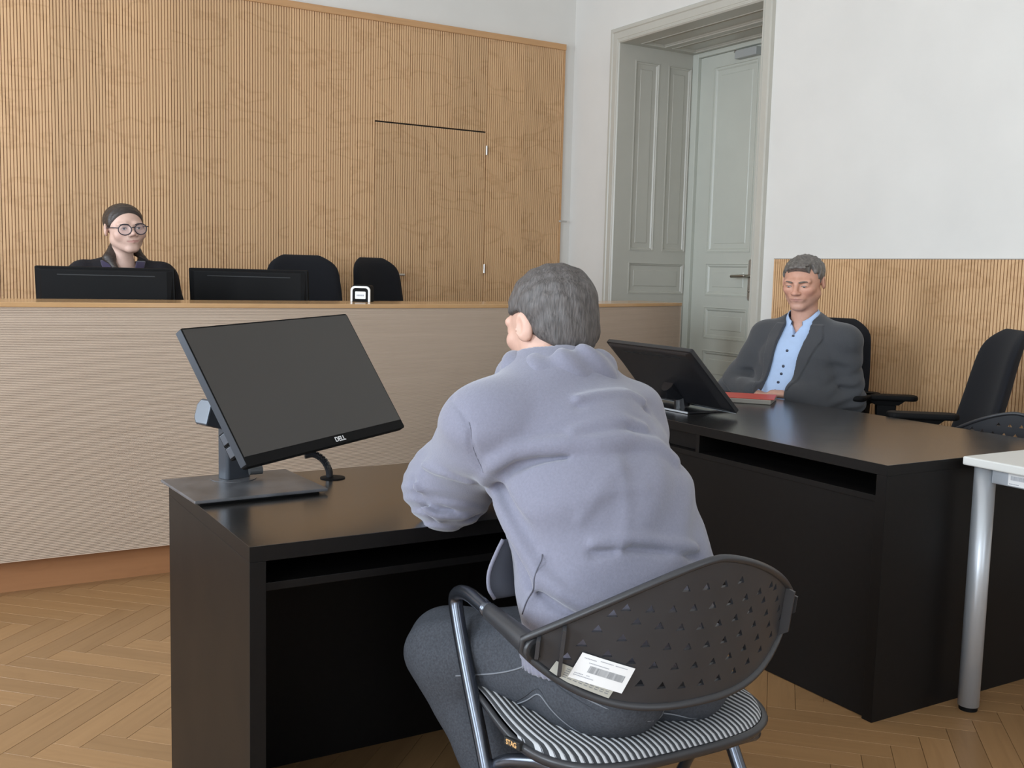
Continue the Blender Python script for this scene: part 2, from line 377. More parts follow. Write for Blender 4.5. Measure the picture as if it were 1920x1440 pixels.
# far lining (faces the room's front wall), seen in the photograph
LD = .625
panL = [(.112,.318,1.425,2.69), (.395,.600,1.425,2.69), (.112,.600,1.13,1.345), (.112,.318,.25,1.04), (.395,.600,.25,1.04)]
Mfar = Matrix.Translation((XR, OY1, 0))
panelled('lining', GREYP, d1, LD, OZ, .018, panL, Mfar, .022, .011)
Mnear = Matrix.Translation((XR+LD, OY0, 0)) @ Matrix.Rotation(PI, 4, 'Z')
panelled('lining', GREYP, d1, LD, OZ, .018, [(LD-p[1], LD-p[0], p[2], p[3]) for p in panL], Mnear, .022, .011)
Msof = Matrix.Translation((XR, OY1, OZ)) @ Matrix.Rotation(-PI/2, 4, 'Z') @ Matrix.Rotation(PI/2, 4, 'X') @ Matrix.Scale(-1, 4, (0,0,1))
Ms = Matrix(((0,0,1,XR), (-1,0,0,OY1), (0,1,0,OZ), (0,0,0,1)))
panelled('soffit', GREYP, d1, OY1-OY0, LD, .018, [(.07, OY1-OY0-.07, .10, .30), (.07, OY1-OY0-.07, .36, .57)], Ms, .022, .011)
# frame of the doors and the two leaves
xd = XR+.632
b = MB(); b.box(XR+.605, XR+.66, OY1-.060, OY1, 0, OZ); b.box(XR+.605, XR+.66, OY0, OY0+.060, 0, OZ); b.box(XR+.605, XR+.66, OY0+.060, OY1-.060, OZ-.030, OZ)
b.build('frame', GREYD, d1, bevel=.004)
lw = (OY1-OY0-.120)/2-.002
pand = [(.135, lw-.042, 1.415, 2.665), (.135, lw-.042, 1.120, 1.345), (.135, lw-.042, .825, 1.045), (.135, lw-.042, .52, .745), (.135, lw-.042, .15, .44)]
# leaf local x runs along -y, front (-y local) faces -x world
def leaf(y_start, pans):
    Ml = Matrix(((0,1,0,xd), (-1,0,0,y_start), (0,0,1,.008), (0,0,0,1)))
    return panelled('leaf', GREYD, d1, lw, OZ-.030-.010, .04, pans, Ml, .030, .012)
lf = leaf(OY1-.061, pand); leaf(OY0+.060+lw+.001, [(lw-p[1], lw-p[0], p[2], p[3]) for p in pand])
yh = OY1-.061-lw+.024
b = MB(); b.prism(rrect(.034, .27, .016), 0, .007, Matrix(((0,0,-1,xd), (-1,0,0,yh), (0,1,0,1.243), (0,0,0,1))))
hp = b.build('handle_plate', STEEL, lf, bevel=.001)
b = MB(); b.tube(bez([(xd-.004, yh, 1.268), (xd-.045, yh, 1.268), (xd-.056, yh+.012, 1.268), (xd-.058, yh+.06, 1.266), (xd-.056, yh+.125, 1.264)], 6), .010, 10); b.lathe([(.0,0),(.008,0),(.008,.009),(0,.011)], n=12, M=Matrix(((0,0,-1,xd-.003), (1,0,0,yh), (0,1,0,1.17), (0,0,0,1))))
b.build('lever', mat('worn_brass', (.42, .38, .33), .3, metal=1), lf, smooth=True)
box('door_closer', mat('closer_grey', (.42, .43, .42), .4), lf, xd-.05, xd-.001, OY1-.061-lw+.02, OY1-.061-lw+.22, OZ-.10, OZ-.048, .004)
b = MB(); b.tube([(xd-.03, OY1-.061-lw+.21, OZ-.055), (xd-.05, OY1-.061-lw+.225, OZ-.05)], .01, 8); b.build('closer_arm', STEEL, lf)

# ================================================================== judges' bench
def bcur(x):
    t = max(0.0, x-1.1)
    return 4.185 + .072*t*t
bx = [-1.6 + k*.08 for k in range(int((4.01+1.6)/.08)+1)]; bx[-1] = 4.01
bench = thing('judges_bench', 'long curved judges bench with finely ribbed pale wood front and brown plinth', 'bench')
b = MB(); zz = []; z = .134; P6 = .0062
while z < 1.082-.0005:
    zz += [(z, 0), (z+.0038, 0), (z+.0038, .006), (z+P6, .006)]; z += P6
zz.append((1.082, 0))
b.grid([[(x, bcur(x)+d, z_) for x in bx] for (z_, d) in zz])
b.build('ribbed_front', BFRONT, bench)
def slab(z0, z1, d0, d1, xa=None):
    xx = [x for x in bx if xa is None or x <= xa]; b = MB(); n = len(xx)
    vs = []
    for (dd, z_) in ((d0, z0), (d0, z1), (d1, z1), (d1, z0)): vs += [(x, bcur(x)+dd, z_) for x in xx]
    fs = [(e*n+i, e*n+i+1, ((e+1) % 4)*n+i+1, ((e+1) % 4)*n+i) for e in range(4) for i in range(n-1)]
    fs += [(0, n, 2*n, 3*n), (n-1, 4*n-1, 3*n-1, 2*n-1)]
    return b.add(vs, fs)
slab(1.082, 1.100, -.006, .40).build('bench_top', BTOP, bench, bevel=.002)
slab(0, .134, .075, .10).build('plinth', PLINTH, bench)
slab(.134, 1.082, .0062, .03).build('front_panel', PLINTH, bench)
slab(.82, .85, .41, .76, 3.3).build('work_surface', BTOP, bench)
b = MB(); b.box(3.985, 4.01, bcur(4.01), bcur(4.01)+.44, 0, 1.082); b.build('end_panel', BFRONT, bench)
for xx in (-1.5, .2, 1.9, 3.2): box('support_panel', PLINTH, bench, xx-.012, xx+.012, bcur(xx)+.11, bcur(xx)+.60, 0, .82)
box('support_panel', PLINTH, bench, -1.6, 3.3, bcur(1)+.36, bcur(1)+.39, .9, 1.082) if False else None

# ================================================================== black desks
ZD = .745
# small desk in the middle
dk = thing('witness_desk', 'small black desk with open shelf, standing in front of the seated man in grey sweatshirt', 'desk', (0,0,0))
x0, x1, y0, y1 = .54, 1.36, 1.82, 2.462; T = .031
dt_ = box('desktop', BLACKW, dk, x0, x1, y0, y1, ZD-.030, ZD-.0006, .0006); MB().box(x0+.0004, x1-.0004, y0+.0004, y1-.0004, ZD-.0006, ZD).build('laminate_sheet', BLKTOP, dt_)
box('side_panel', BLACKW, dk, x0, x0+T, y0, y1, 0, ZD-.0302, .001); box('side_panel', BLACKW, dk, x1-T, x1, y0, y1, 0, ZD-.0302, .001)
box('back_panel', BLACKW, dk, x0+T, x1-T, y1-.03, y1-.008, 0.002, ZD-.0302, .001)
box('shelf', BLACKW, dk, x0+T, x1-T, y0+.035, y1-.031, ZD-.030-.068, ZD-.030-.052, .001)
# long desk at the right
dr = thing('counsel_desk', 'long black desk with slot compartments, in front of the man in the suit', 'desk', (0,0,0))
x0, x1, y0, y1 = 2.358, 3.222, 1.91, 4.10; T = .036
dt_ = box('desktop', BLACKW, dr, x0, x1, y0, y1, ZD-.031, ZD-.0006, .0006); MB().box(x0+.0004, x1-.0004, y0+.0004, y1-.0004, ZD-.0006, ZD).build('laminate_sheet', BLKTOP, dt_)
box('side_panel', BLACKW, dr, x0, x1, y0, y0+T, 0, ZD-.0312, .001); box('side_panel', BLACKW, dr, x0, x1, y1-T, y1, 0, ZD-.0312, .001)
zsh = ZD-.031-.062
box('shelf', BLACKW, dr, x0+.006, x0+.38, y0+T, y1-T, zsh-.018, zsh, .001)
box('divider', BLACKW, dr, x0+.004, x0+.38, 2.70, 2.718, zsh+.0003, ZD-.0313, .001)
box('front_panel', BLACKW, dr, x0+.012, x0+.030, y0+T, y1-T, 0.002, zsh-.0183, .001)
box('drawer_front', BLACKW, dr, x0+.035, x0+.050, 2.7185, y1-T-.001, zsh+.001, ZD-.032, .001)
box('slot_back', BLACKW, dr, x0+.36, x0+.378, y0+T, 2.699, zsh+.0003, ZD-.0313, .001)

# ================================================================== monitors
def panel_parts(root, Mw, W, H, chin=.018, slit=True, bulge=True, glossy=False):
    """Mw: world pose of the panel (local x right seen from front, z up, front -y); parts are children of root"""
    M = Matrix.Translation(-root.location) @ Mw
    m = BLKGL if glossy else BLKPL
    b = MB(); b.prism(rrect(W, H, .006, 3), 0, .016, M @ Matrix(((1,0,0,0), (0,0,1,0), (0,1,0,0), (0,0,0,1))))
    hs = b.build('housing', m, root, bevel=.0012)
    if bulge:
        b = MB(); t = .036
        vs = [(-W/2+.006,.0158,-H/2+.006),(W/2-.006,.0158,-H/2+.006),(W/2-.006,.0158,H/2-.006),(-W/2+.006,.0158,H/2-.006),(-W/2+.03,t,-H/2+.04),(W/2-.03,t,-H/2+.04),(W/2-.03,.024,H/2-.012),(-W/2+.03,.024,H/2-.012)]
        b.add([M @ Vector(v) for v in vs], [(0,1,5,4),(1,2,6,5),(2,3,7,6),(3,0,4,7),(4,5,6,7)])
        b.build('rear_cover', m, hs, bevel=.006, seg=3)
    if slit:
        box('vent_slot', BLK, hs, -W/2+.08, W/2-.10, .0235, .0262, H/2-.036, H/2-.032, 0, M)
    sm = MB(); sm.prism([(-W/2+.004,-H/2+chin),(W/2-.004,-H/2+chin),(W/2-.004,H/2-.004),(-W/2+.004,H/2-.004)], -.0008, .001, M @ Matrix(((1,0,0,0), (0,0,1,0), (0,1,0,0), (0,0,0,1))))
    sm.build('screen', SCREEN, root)
    return M, hs
def pose(loc, yaw, tilt, roll):
    return Matrix.Translation(loc) @ Matrix.Rotation(yaw, 4, 'Z') @ Matrix.Rotation(tilt, 4, 'X') @ Matrix.Rotation(roll, 4, 'Y')
# monitor on the small desk
mo = thing('monitor', 'black monitor tilted back on a square stand, on the small desk', 'monitor', (.67, 2.31, ZD))
MA = pose((.7811, 2.2279, .9956), .4841, -.5821, -.0427)
M1, hs = panel_parts(mo, MA, .531, .322, chin=.022, slit=False)
off = -mo.location
def L(x, y, z_): return Vector((x, y, z_)) + off
EDGE = mat('sky_tinted_plastic', (.055, .062, .075), .30, metal=.35)  # blue tint paints the sky's reflection on the monitor edge
box('side_edge', EDGE, hs, -.2662, -.2650, -.0004, .0168, -.155, .158, 0, M1)
text_obj('logo', 'DELL', .0155, mat('logo_white', (.75, .75, .75), .4), hs, M1 @ Matrix(((1,0,0,.028), (0,0,1,-.0012), (0,1,0,-.1500), (0,0,0,1))), .0003, .0004)
for zz_ in (-.085, -.115):
    box('usb_port', mat('port_grey', (.10, .11, .13), .35, metal=.5) if zz_ == -.085 else MATS['port_grey'], hs, -.2645, -.2600, .017, .034, zz_-.011, zz_+.011, .001, M1)
    box('port_frame', BLKPL, hs, -.262, -.235, .0162, .038, zz_-.015, zz_+.015, .002, M1)
b = MB(); Mb = Matrix.Translation(off) @ Matrix.Translation((.672, 2.31, ZD)) @ Matrix.Rotation(R(3), 4, 'Z')
b.prism([(-.150,-.130),(.150,-.130),(.150,.130),(-.150,.130)], .006, .013, Mb)
BASEM = mat('sheen_grey_plastic', (.085, .085, .09), .34, noise=.45, nscale=14)  # grey lightened to paint in the base's reflection, mottled at random
bs = b.build('base', BASEM, mo, bevel=.002)
b = MB(); b.prism([(-.135,-.115),(.135,-.115),(.135,.115),(-.135,.115)], 0, .006, Mb); b.build('foot', BLKPL, bs)
b = MB(); b.lathe([(.052,.0131),(.052,.0145),(.0,.0145)], n=32, M=Mb @ Matrix.Translation((0,.07,0))); b.build('turntable', BASEM, bs)
Mc = Matrix.Translation(off) @ Matrix.Translation((.672, 2.385, 0)) @ Matrix.Rotation(R(20), 4, 'Z')
b = MB(); b.prism(rrect(.066, .040, .008, 4), ZD+.0145, ZD+.150, Mc); b.build('column', EDGE, mo, bevel=.001)
b = MB(); b.prism([(-.030,-.012),(.030,-.012),(.030,.030),(.016,.042),(-.016,.042),(-.030,.030)], 0, .105, Mc @ Matrix.Translation((.022, -.004, ZD+.146)) @ Matrix.Rotation(R(-74), 4, 'Y') @ Matrix.Rotation(0, 4, 'Z')); b.build('column_head', EDGE, mo, bevel=.004)
b = MB(); c0 = Mc @ Vector((0, -.012, ZD+.135)); c1 = M1 @ Vector((0, .043, 0)); b.tube([c0, c0.lerp(c1, .5), c1], [.022, .026, .034], 12); b.build('tilt_arm', BLKPL, mo, smooth=True)
b = MB(); b.lathe([(.0, 0), (.010, 0), (.010, .03), (0, .03)], n=16, M=Matrix.Translation(off) @ Matrix.Translation((.70, 2.36, ZD+.032)) @ Matrix.Rotation(PI/2, 4, 'Y')); b.build('cable_clip', mat('clip_grey', (.06, .06, .06), .5), mo)
# cable spine and grommet
gr = thing('cable_grommet', 'round black cable grommet set in the small desk top', 'grommet', (.902, 2.352, ZD))
MB().lathe([(.030, .0002), (.030, .0022), (.024, .003), (0, .003)], n=32).build('cap', BLKPL, gr, smooth=False)
cb = bez([(.835, 2.365, ZD+.058), (.858, 2.362, ZD+.060), (.880, 2.357, ZD+.045), (.892, 2.353, ZD+.022), (.894, 2.352, ZD+.0035)], 7)
b = MB(); b.tube(cb, .0065, 10)
for k in range(1, len(cb)-1, 2):
    t = (cb[k+1]-cb[k-1]).normalized(); b.tube([cb[k]-t*.003, cb[k]+t*.003], .0086, 12)
tag(b.build('cable_spine', BLKGL, smooth=False), 'black jointed cable spine running from the tilted monitor down to the desk', 'cable')
# monitor on the long desk, seen from behind, lying far back
mo = thing('monitor', 'black monitor seen from behind, leaning low over the long desk', 'monitor', (2.62, 3.08, ZD))
M2, hs = panel_parts(mo, pose((2.5411, 3.0814, .8854), 1.5365, -.7787, 0), .531, .322, chin=.02, glossy=True)
b = MB(); b.box(-.10, .12, -.13, .13, .0003, .009); b.build('base', BLKGL, mo, bevel=.002)
MB().box(-.101, .121, .1302, .1312, .002, .0085).build('base_edge', SILVER, mo)
MB().box(-.102, -.1012, -.13, .13, .002, .0085).build('base_edge', SILVER, mo)
c1 = M2 @ Vector((0, .04, -.02)); b = MB(); b.tube([Vector((-.02, 0, .009)), Vector((-.03, 0, .05)), c1], [.03, .026, .03], 10); b.build('column', BLKGL, mo)
box('lower_edge', SILVER, hs, -.262, .262, .0162, .0172, -.1605, -.1585, 0, M2)
for zz_ in (-.10, -.125): box('button', mat('button_grey', (.12, .12, .14), .3) if zz_ == -.10 else MATS['button_grey'], hs, -.252, -.244, .0162, .018, zz_-.004, zz_+.004, .001, M2)
# two monitors on the judges' bench, backs to the room
def bench_monitor(label, loc, yaw, tilt, cz, W=.60):
    mo = thing('monitor', label, 'monitor', (loc[0], loc[1], .85), 0, 'monitors on the judges bench')
    Mx, hs = panel_parts(mo, pose((loc[0], loc[1], cz), yaw, tilt, 0), W, .345)
    b = MB(); b.prism(rrect(.24, .18, .01, 3), .0003, .012, Matrix.Rotation(yaw, 4, 'Z') @ Matrix.Translation((0, .06, 0))); b.build('base', BLKPL, mo)
    b = MB(); a = Matrix.Rotation(yaw, 4, 'Z') @ Vector((0, .085, .012)); b.tube([a, a+Vector((0, 0, .16)), Mx @ Vector((0, .04, 0))], .022, 10); b.build('column', BLKPL, mo)
    return mo
bench_monitor('black monitor seen from behind on the bench, in front of the woman', (.800, 4.800), R(150), R(-4), 1.060)
bench_monitor('black monitor seen from behind on the bench, in front of the empty chair', (1.445, 4.855), R(137), R(-4), 1.066)
# self-inking stamp on the bench top
st = thing('self_inking_stamp', 'white and black self-inking stamp standing on the judges bench', 'stamp', (1.875, bcur(1.875)+.30, 1.1003), R(-38))
def arch(w_, h, r, n=6):
    pts = [(-w_/2, 0)] + [(-w_/2+r-r*math.cos(R(90*k/n)), h-r+r*math.sin(R(90*k/n))) for k in range(n+1)] + [(w_/2-r+r*math.sin(R(90*k/n)), h-r+r*math.cos(R(90*k/n))) for k in range(n+1)] + [(w_/2, 0)]
    return pts
XZ = Matrix(((1,0,0,0), (0,0,1,0), (0,1,0,0), (0,0,0,1)))
o_, i_ = arch(.092, .072, .02), arch(.074, .063, .014)
b = MB(); n = len(o_)
for (ya, yb) in ((-.032, -.020),):
    vs = [(p[0], ya, p[1]) for p in o_] + [(p[0], ya, p[1]) for p in i_] + [(p[0], yb, p[1]) for p in o_] + [(p[0], yb, p[1]) for p in i_]
    fs = []
    for k in range(n-1): fs += [(k, k+1, n+k+1, n+k), (2*n+k+1, 2*n+k, 3*n+k, 3*n+k+1), (2*n+k, 2*n+k+1, k+1, k), (n+k, n+k+1, 3*n+k+1, 3*n+k)]
    fs += [(0, n, 3*n, 2*n), (n-1, 3*n-1, 4*n-1, 2*n-1)]; b.add(vs, fs)
b.build('frame', WHITEP, st, bevel=.001)
b = MB(); b.prism(arch(.090, .078, .016), -.0198, .045, XZ); b.build('cap', BLKPL, st, bevel=.003)
b = MB(); b.prism(arch(.072, .058, .008), -.028, -.0199, XZ); b.build('body', BLKPL, st)
b = MB(); b.prism(rrect(.050, .034, .003, 3, 0, .030), -.0295, -.0281, XZ); lb = b.build('label_window', PAPER, st)
b = MB()
for k in range(7): b.box(-.017+k*.005, -.0135+k*.005, -.0300, -.0296, .026, .033)
b.build('lettering', INKL, lb)

# ================================================================== office chairs
def office_chair(label, loc, rotz, height=0.0, pads=True, group='black office chairs', arm=0.0, lean=.12):
    ch = thing('office_chair', label, 'chair', loc, rotz, group)
    rows_f, rows_b = [], []
    NT, NS = 22, 18
    def prof_(t):
        hw = .225 + .015*math.sin(PI*min(1, t*1.1)) - .022*t
        e = 1.0
        if t > .80: q = (t-.80)/.20; e = (1-min(1, q)**3.2)**(1/2.4) if q < 1 else 0
        if t < .12: q = (.12-t)/.12; e = min(e, (1-q**3)**(1/2.5) if q < 1 else 0)
        return hw*max(e, .52)
    for i in range(NT+1):
        t = i/NT; z_ = .52 + height + .60*t; hw = prof_(t); rf, rb = [], []
        for j in range(NS+1):
            s = -1+2*j/NS; x = hw*s
            yc = -.235 - lean*(t-.15) - .05*max(0, t-.75)**2*4 + .045*abs(x/.23)**2*1.0
            yc += .03*math.sin(PI*t*1.0)*0 - .018*math.cos(PI*(t-.3)*1.3)
            th = .026*(1-abs(s)**6)**.5*(1-abs(2*t-1)**8)**.5 + .003
            rf.append(Vector((x, yc+th, z_))); rb.append(Vector((x, yc-th, z_)))
        rows_f.append(rf); rows_b.append(rb)
    b = MB(); b.grid([r_[::-1] for r_ in rows_f]); b.grid(rows_b)
    me_o = b.build('backrest', FABRIC, ch, smooth=True)
    bm = bmesh.new(); bm.from_mesh(me_o.data); bnd = [e for e in bm.edges if e.is_boundary]
    bmesh.ops.bridge_loops(bm, edges=bnd); bm.to_mesh(me_o.data); bm.free()
    me_o.data.polygons.foreach_set('use_smooth', [True]*len(me_o.data.polygons))
    m = me_o.modifiers.new('sub', 'SUBSURF'); m.levels = 1; m.render_levels = 1
    b = MB(); b.prism(rrect(.49, .46, .11, 6, 0, .02), .43+height, .50+height); b.build('seat', FABRIC, ch, bevel=.025, seg=4)
    b = MB(); b.tube(bez([(0, -.05, .42+height), (0, -.20, .42+height), (0, -.29, .50+height), (0, -.30, .64+height)], 5), .024, 8, sq=(1, 1.7)); b.build('back_support', BLKPL, ch)
    if pads:
        for sx in (-1, 1):
            pd = MB(); pd.prism(rrect(.085, .265, .038, 5, sx*.305, .03), .668+height+arm, .692+height+arm)
            po = pd.build('armrest_pad', BLKPL, ch, bevel=.009, seg=3)
            MB().add([(sx*.305+dx, .03+dy, z_) for (z_, ex, ey) in ((.668+height+arm, .028, .075), (.648+height+arm, .024, .05)) for dx, dy in ((-ex,-ey),(ex,-ey),(ex,ey),(-ex,ey))], [(0,1,5,4),(1,2,6,5),(2,3,7,6),(3,0,4,7),(4,5,6,7)]).build('pad_mount', BLKPL, po)
            q = MB(); vs = []
            for (z_, ex, ey, xo) in ((.648+height+arm, .020, .042, .305), (.55+height, .020, .034, .300), (.44+height, .020, .032, .275)): vs += [(sx*xo+dx, .03+dy, z_) for dx, dy in ((-ex,-ey),(ex,-ey),(ex,ey),(-ex,ey))]
            q.add(vs, [(0,1,2,3)] + [(k*4+e, (k+1)*4+e, (k+1)*4+(e+1) % 4, k*4+(e+1) % 4) for k in range(2) for e in range(4)] + [(8,11,10,9)])
            q.build('armrest_post', BLKPL, ch, bevel=.006, seg=2)
            MB().tube([(sx*.275, .03, .445+height), (sx*.05, .02, .42+height)], .018, 8).build('armrest_bracket', BLKPL, ch)
    b = MB(); b.lathe([(.05, .39+height), (.05, .43+height)], n=16); b.lathe([(.026, .10), (.026, .40+height)], n=16); b.build('gas_column', BLKGL, ch)
    for k in range(5):
        a = 2*PI*k/5+.3; c_, s_ = math.cos(a), math.sin(a)
        MB().tube([(.02*c_, .02*s_, .115), (.16*c_, .16*s_, .095), (.29*c_, .29*s_, .075)], [.026, .020, .015], 8).build('base_leg', BLKPL, ch)
        cs = MB(); Mx = Matrix.Translation((.29*c_, .29*s_, .030)) @ Matrix.Rotation(a, 4, 'Z') @ Matrix.Rotation(PI/2, 4, 'Y'); cs.lathe([(0, -.02), (.028, -.02), (.030, -.012), (.030, .012), (.028, .02), (0, .02)], n=16, M=Mx); cs.tube([(.29*c_, .29*s_, .05), (.29*c_, .29*s_, .08)], .009, 8); cs.build('caster', BLKGL, ch)
    return ch
PZ = .15
c1 = office_chair('empty black office chair behind the bench, larger one next to the rear-view monitor', (1.995, 5.46, PZ), R(176), .055)
def chair_copy(label, loc, rotz, dz=0.0):
    c = copy_tree(c1); c['label'] = label; c.location = loc; c.rotation_euler = (0, 0, rotz); return c
chair_copy('empty black office chair behind the bench, beside the white stamp', (2.70, 5.76, PZ-.0), R(205))
office_chair('black office chair behind the bench on which the woman sits', (.93, 5.24, PZ), R(185), -.09)
cR = office_chair('black office chair against the wall, on which the man in the suit sits', (3.56, 3.40, 0), R(112), -.045, arm=.115, lean=.19)
cc = copy_tree(cR); cc['label'] = 'empty black office chair with armrests, turned sideways right of the man'; cc.location = (3.56, 2.79, 0); cc.rotation_euler = (0, 0, R(52))

# ================================================================== perforated shell chairs
SW, SK, SQ, ZT, SA, SP, ZB, SBB, SPB, SLEAN = .2829, .11, 2.05, .8035, .1329, 1.522, .5513, .0991, 3.157, .1566
def ztop(s): return ZT - SA*abs(s)**SP
def zbot(s): return ZB + SBB*abs(s)**SPB
def shell(x, z_, off=0.0):
    s = max(-1, min(1, x/SW)); y = SK*abs(s)**SQ - SLEAN*(z_-.6)
    dy = SK*SQ*abs(s)**(SQ-1)/SW*(1 if s > 0 else -1)
    n = Vector((dy, -1, -SLEAN)).normalized()
    return Vector((x, y, z_)) + n*off
STRIPE = None
def stripe_mat():
    m = bpy.data.materials.new('striped_velour'); m.use_nodes = True; nt = m.node_tree; N = nt.nodes; Lk = nt.links
    b = N['Principled BSDF']; b.inputs['Roughness'].default_value = .85; b.inputs['Sheen Weight'].default_value = .3
    tc = N.new('ShaderNodeTexCoord'); sx = N.new('ShaderNodeSeparateXYZ'); Lk.new(tc.outputs['Object'], sx.inputs[0])
    mu = N.new('ShaderNodeMath'); mu.operation = 'MULTIPLY'; mu.inputs[1].default_value = 1/.0115; Lk.new(sx.outputs['X'], mu.inputs[0])
    fr = N.new('ShaderNodeMath'); fr.operation = 'FRACT'; Lk.new(mu.outputs[0], fr.inputs[0])
    cr = N.new('ShaderNodeValToRGB'); cr.color_ramp.interpolation = 'CONSTANT'; e = cr.color_ramp.elements
    e[0].position = 0; e[0].color = (.012, .013, .016, 1); e[1].position = .36; e[1].color = (.42, .42, .43, 1)
    a = e.new(.78); a.color = (.012, .013, .016, 1); a2 = e.new(.84); a2.color = (.26, .26, .28, 1); a3 = e.new(.90); a3.color = (.012, .013, .016, 1)
    Lk.new(fr.outputs[0], cr.inputs[0]); Lk.new(cr.outputs[0], b.inputs['Base Color'])
    return m
STRIPE = stripe_mat()
def shell_chair(label, loc, rotz):
    ch = thing('perforated_chair', label, 'chair', loc, rotz, 'perforated shell chairs')
    # shell with triangular holes
    N_ = 48; ol = [(SW*(-1+2*k/N_), ztop(-1+2*k/N_)) for k in range(N_+1)] + [(SW*(1-2*k/N_), zbot(1-2*k/N_)) for k in range(N_+1)]
    holes = []
    for r_ in range(6):
        zc0 = .584 + r_*.0345
        for c_ in range(-8, 9):
            x = (c_ + (.5 if r_ % 2 else 0))*.0375; s = x/SW
            zc = zc0 + .10*abs(s)**2.2*(1 if r_ < 4 else .3)
            if abs(s) > .80 or zc > ztop(s)-.022 or zc < zbot(s)+.022: continue
            holes.append([(x-.0082, zc-.0048), (x+.0082, zc-.0048), (x+.001, zc+.0078)])
    vs, es = [], []
    def loop(pts):
        n0 = len(vs); vs.extend(Vector(p) for p in pts); es.extend((n0+i, n0+(i+1) % len(pts)) for i in range(len(pts)))
    clean = []
    for p in ol:
        if not clean or (Vector(p)-Vector(clean[-1])).length > .002: clean.append(p)
    if (Vector(clean[0])-Vector(clean[-1])).length < .002: clean.pop()
    loop(clean)
    for h in holes: loop(h)
    hc = [Vector((sum(p[0] for p in h)/3, sum(p[1] for p in h)/3)) for h in holes]
    for i in range(-20, 21):
        for j in range(30):
            p = Vector((i*.0145, .54+j*.0115)); s = p.x/SW
            if abs(s) > .97 or p.y > ztop(s)-.006 or p.y < zbot(s)+.006: continue
            if any((p-c_).length < .012 for c_ in hc): continue
            vs.append(p)
    ov, oe, of, *_ = mgeo.delaunay_2d_cdt(vs, es, [], 0, 1e-6)
    b = MB(); fs = []
    for f in of:
        c_ = sum((ov[i] for i in f), Vector((0, 0)))/len(f); s = c_.x/SW
        if abs(s) > 1 or c_.y > ztop(s)+1e-5 or c_.y < zbot(s)-1e-5: continue
        if any((c_-h).length < .006 and mgeo.intersect_point_tri_2d(c_, *[Vector(q) for q in hh]) for h, hh in zip(hc, holes)): continue
        fs.append(tuple(f))
    b.add([shell(v.x, v.y) for v in ov], fs)
    sh = b.build('backrest', GREYPL, ch, smooth=True, solid=.006); es_ = sh.modifiers.new('split', 'EDGE_SPLIT'); es_.split_angle = R(45)
    rim = [shell(x, z_, .002) for x, z_ in clean]
    MB().tube(rim, .0085, 8, closed=True, sq=(.75, 1.0)).build('rim', GREYPL, sh, smooth=True)
    for sx in (-1, 1):
        for s in (.93, .82):
            x = sx*s*SW; b = MB(); zt_, zb_ = ztop(s)-.004, zbot(s)+.004
            b.add([shell(x-.0025, zb_, .003), shell(x+.0025, zb_, .003), shell(x+.0025, zb_+.012, .020), shell(x-.0025, zb_+.012, .020), shell(x-.0025, zt_, .003), shell(x+.0025, zt_, .003), shell(x+.0025, zt_-.004, .020), shell(x-.0025, zt_-.004, .020)],
                  [(0,1,2,3),(4,7,6,5),(0,3,7,4),(1,5,6,2),(3,2,6,7),(0,4,5,1)])
            b.build('rib', GREYPL, sh)
        X = sx*.268
        b = MB(); pts = bez([(X, .085, .652), (X, .16, .660), (X*.995, .25, .667)], 5)
        b.tube(pts, [.024-.007*k/(len(pts)-1) for k in range(len(pts))], 14, sq=(.92, .80)); sl = b.build('arm_sleeve', GREYPL, ch, smooth=True, bevel=.002)
        MB().lathe([(0, -.001), (.013, -.001), (.013, .004)], n=14, M=Matrix.Translation((X, .0835, .652)) @ Matrix.Rotation(-PI/2, 4, 'X')).build('sleeve_hole_shade', BLK, sl)  # black disc paints the shade of the sleeve's open end
        pts = bez([(X*.995, .25, .667), (X*.99, .335, .673), (X*.985, .385, .655), (X*.985, .377, .615), (X*.985, .327, .517), (X*.99, .252, .39), (X*1.02, .13, .19), (X*1.05, .02, .008)], 7)
        b = MB(); b.tube(pts, .0135, 14); b.build('leg', DKCHR, ch, smooth=True)
        pts = bez([(sx*.19, .07, .428), (sx*.225, .16, .425), (sx*.255, .27, .36), (sx*.275, .42, .12), (sx*.285, .485, .008)], 6)
        b = MB(); b.tube(pts, .0125, 12); b.build('leg', DKCHR, ch, smooth=True)
        for (px_, py_) in ((X*1.05, .02), (sx*.285, .485)): MB().lathe([(.015, .0), (.017, .004), (.016, .022), (0, .022)], (px_, py_, 0), 12).build('foot', BLKPL, ch)
    b = MB(); b.tube([(-.19, .07, .428), (.19, .07, .428)], .0115, 10); b.build('cross_bar', DKCHR, ch)
    # seat: shell pan and ribbed striped pad
    def seat_r(a): 
        c_, s_ = math.cos(a), math.sin(a); e = 3.4
        k = (abs(c_)**e + abs(s_)**e)**(-1/e); return k*c_, k*s_
    def seat_z(x, y): return .455 - .014*(1-(abs(x)/.25)**2)*max(0, 1-abs(y+.02)/.24) + .034*(abs(x)/.25)**3*math.exp(-((y-.08)/.11)**2) - .016*max(0, (y-.14)/.08)**2
    NA, NR = 96, 14
    def pt(a, q, dz): cx, cy = seat_r(a); x, y = cx*.250*q, cy*.240*q; return Vector((x, .26+y, seat_z(x, y)+dz))
    b = MB(); xs_ = [-.2455+.2455*2*k/220 for k in range(221)]; rows = []
    for k in range(45):
        v = -1+2*k/44; row = []
        for x in xs_:
            e = 3.4; ym = .234*(max(0, 1-abs(x/.248)**e))**(1/e); y = v*ym
            ed = min(1, (1-abs(v))*6)**.5 if ym > 0 else 0; ex = min(1, (1-abs(x/.248))*9)**.5
            z_ = seat_z(x, y) + .006 + .014*min(ed, ex) + .0016*math.cos(2*PI*(x/.0115-.57))*min(ed, ex)
            row.append((x, .26+y, z_))
        rows.append(row)
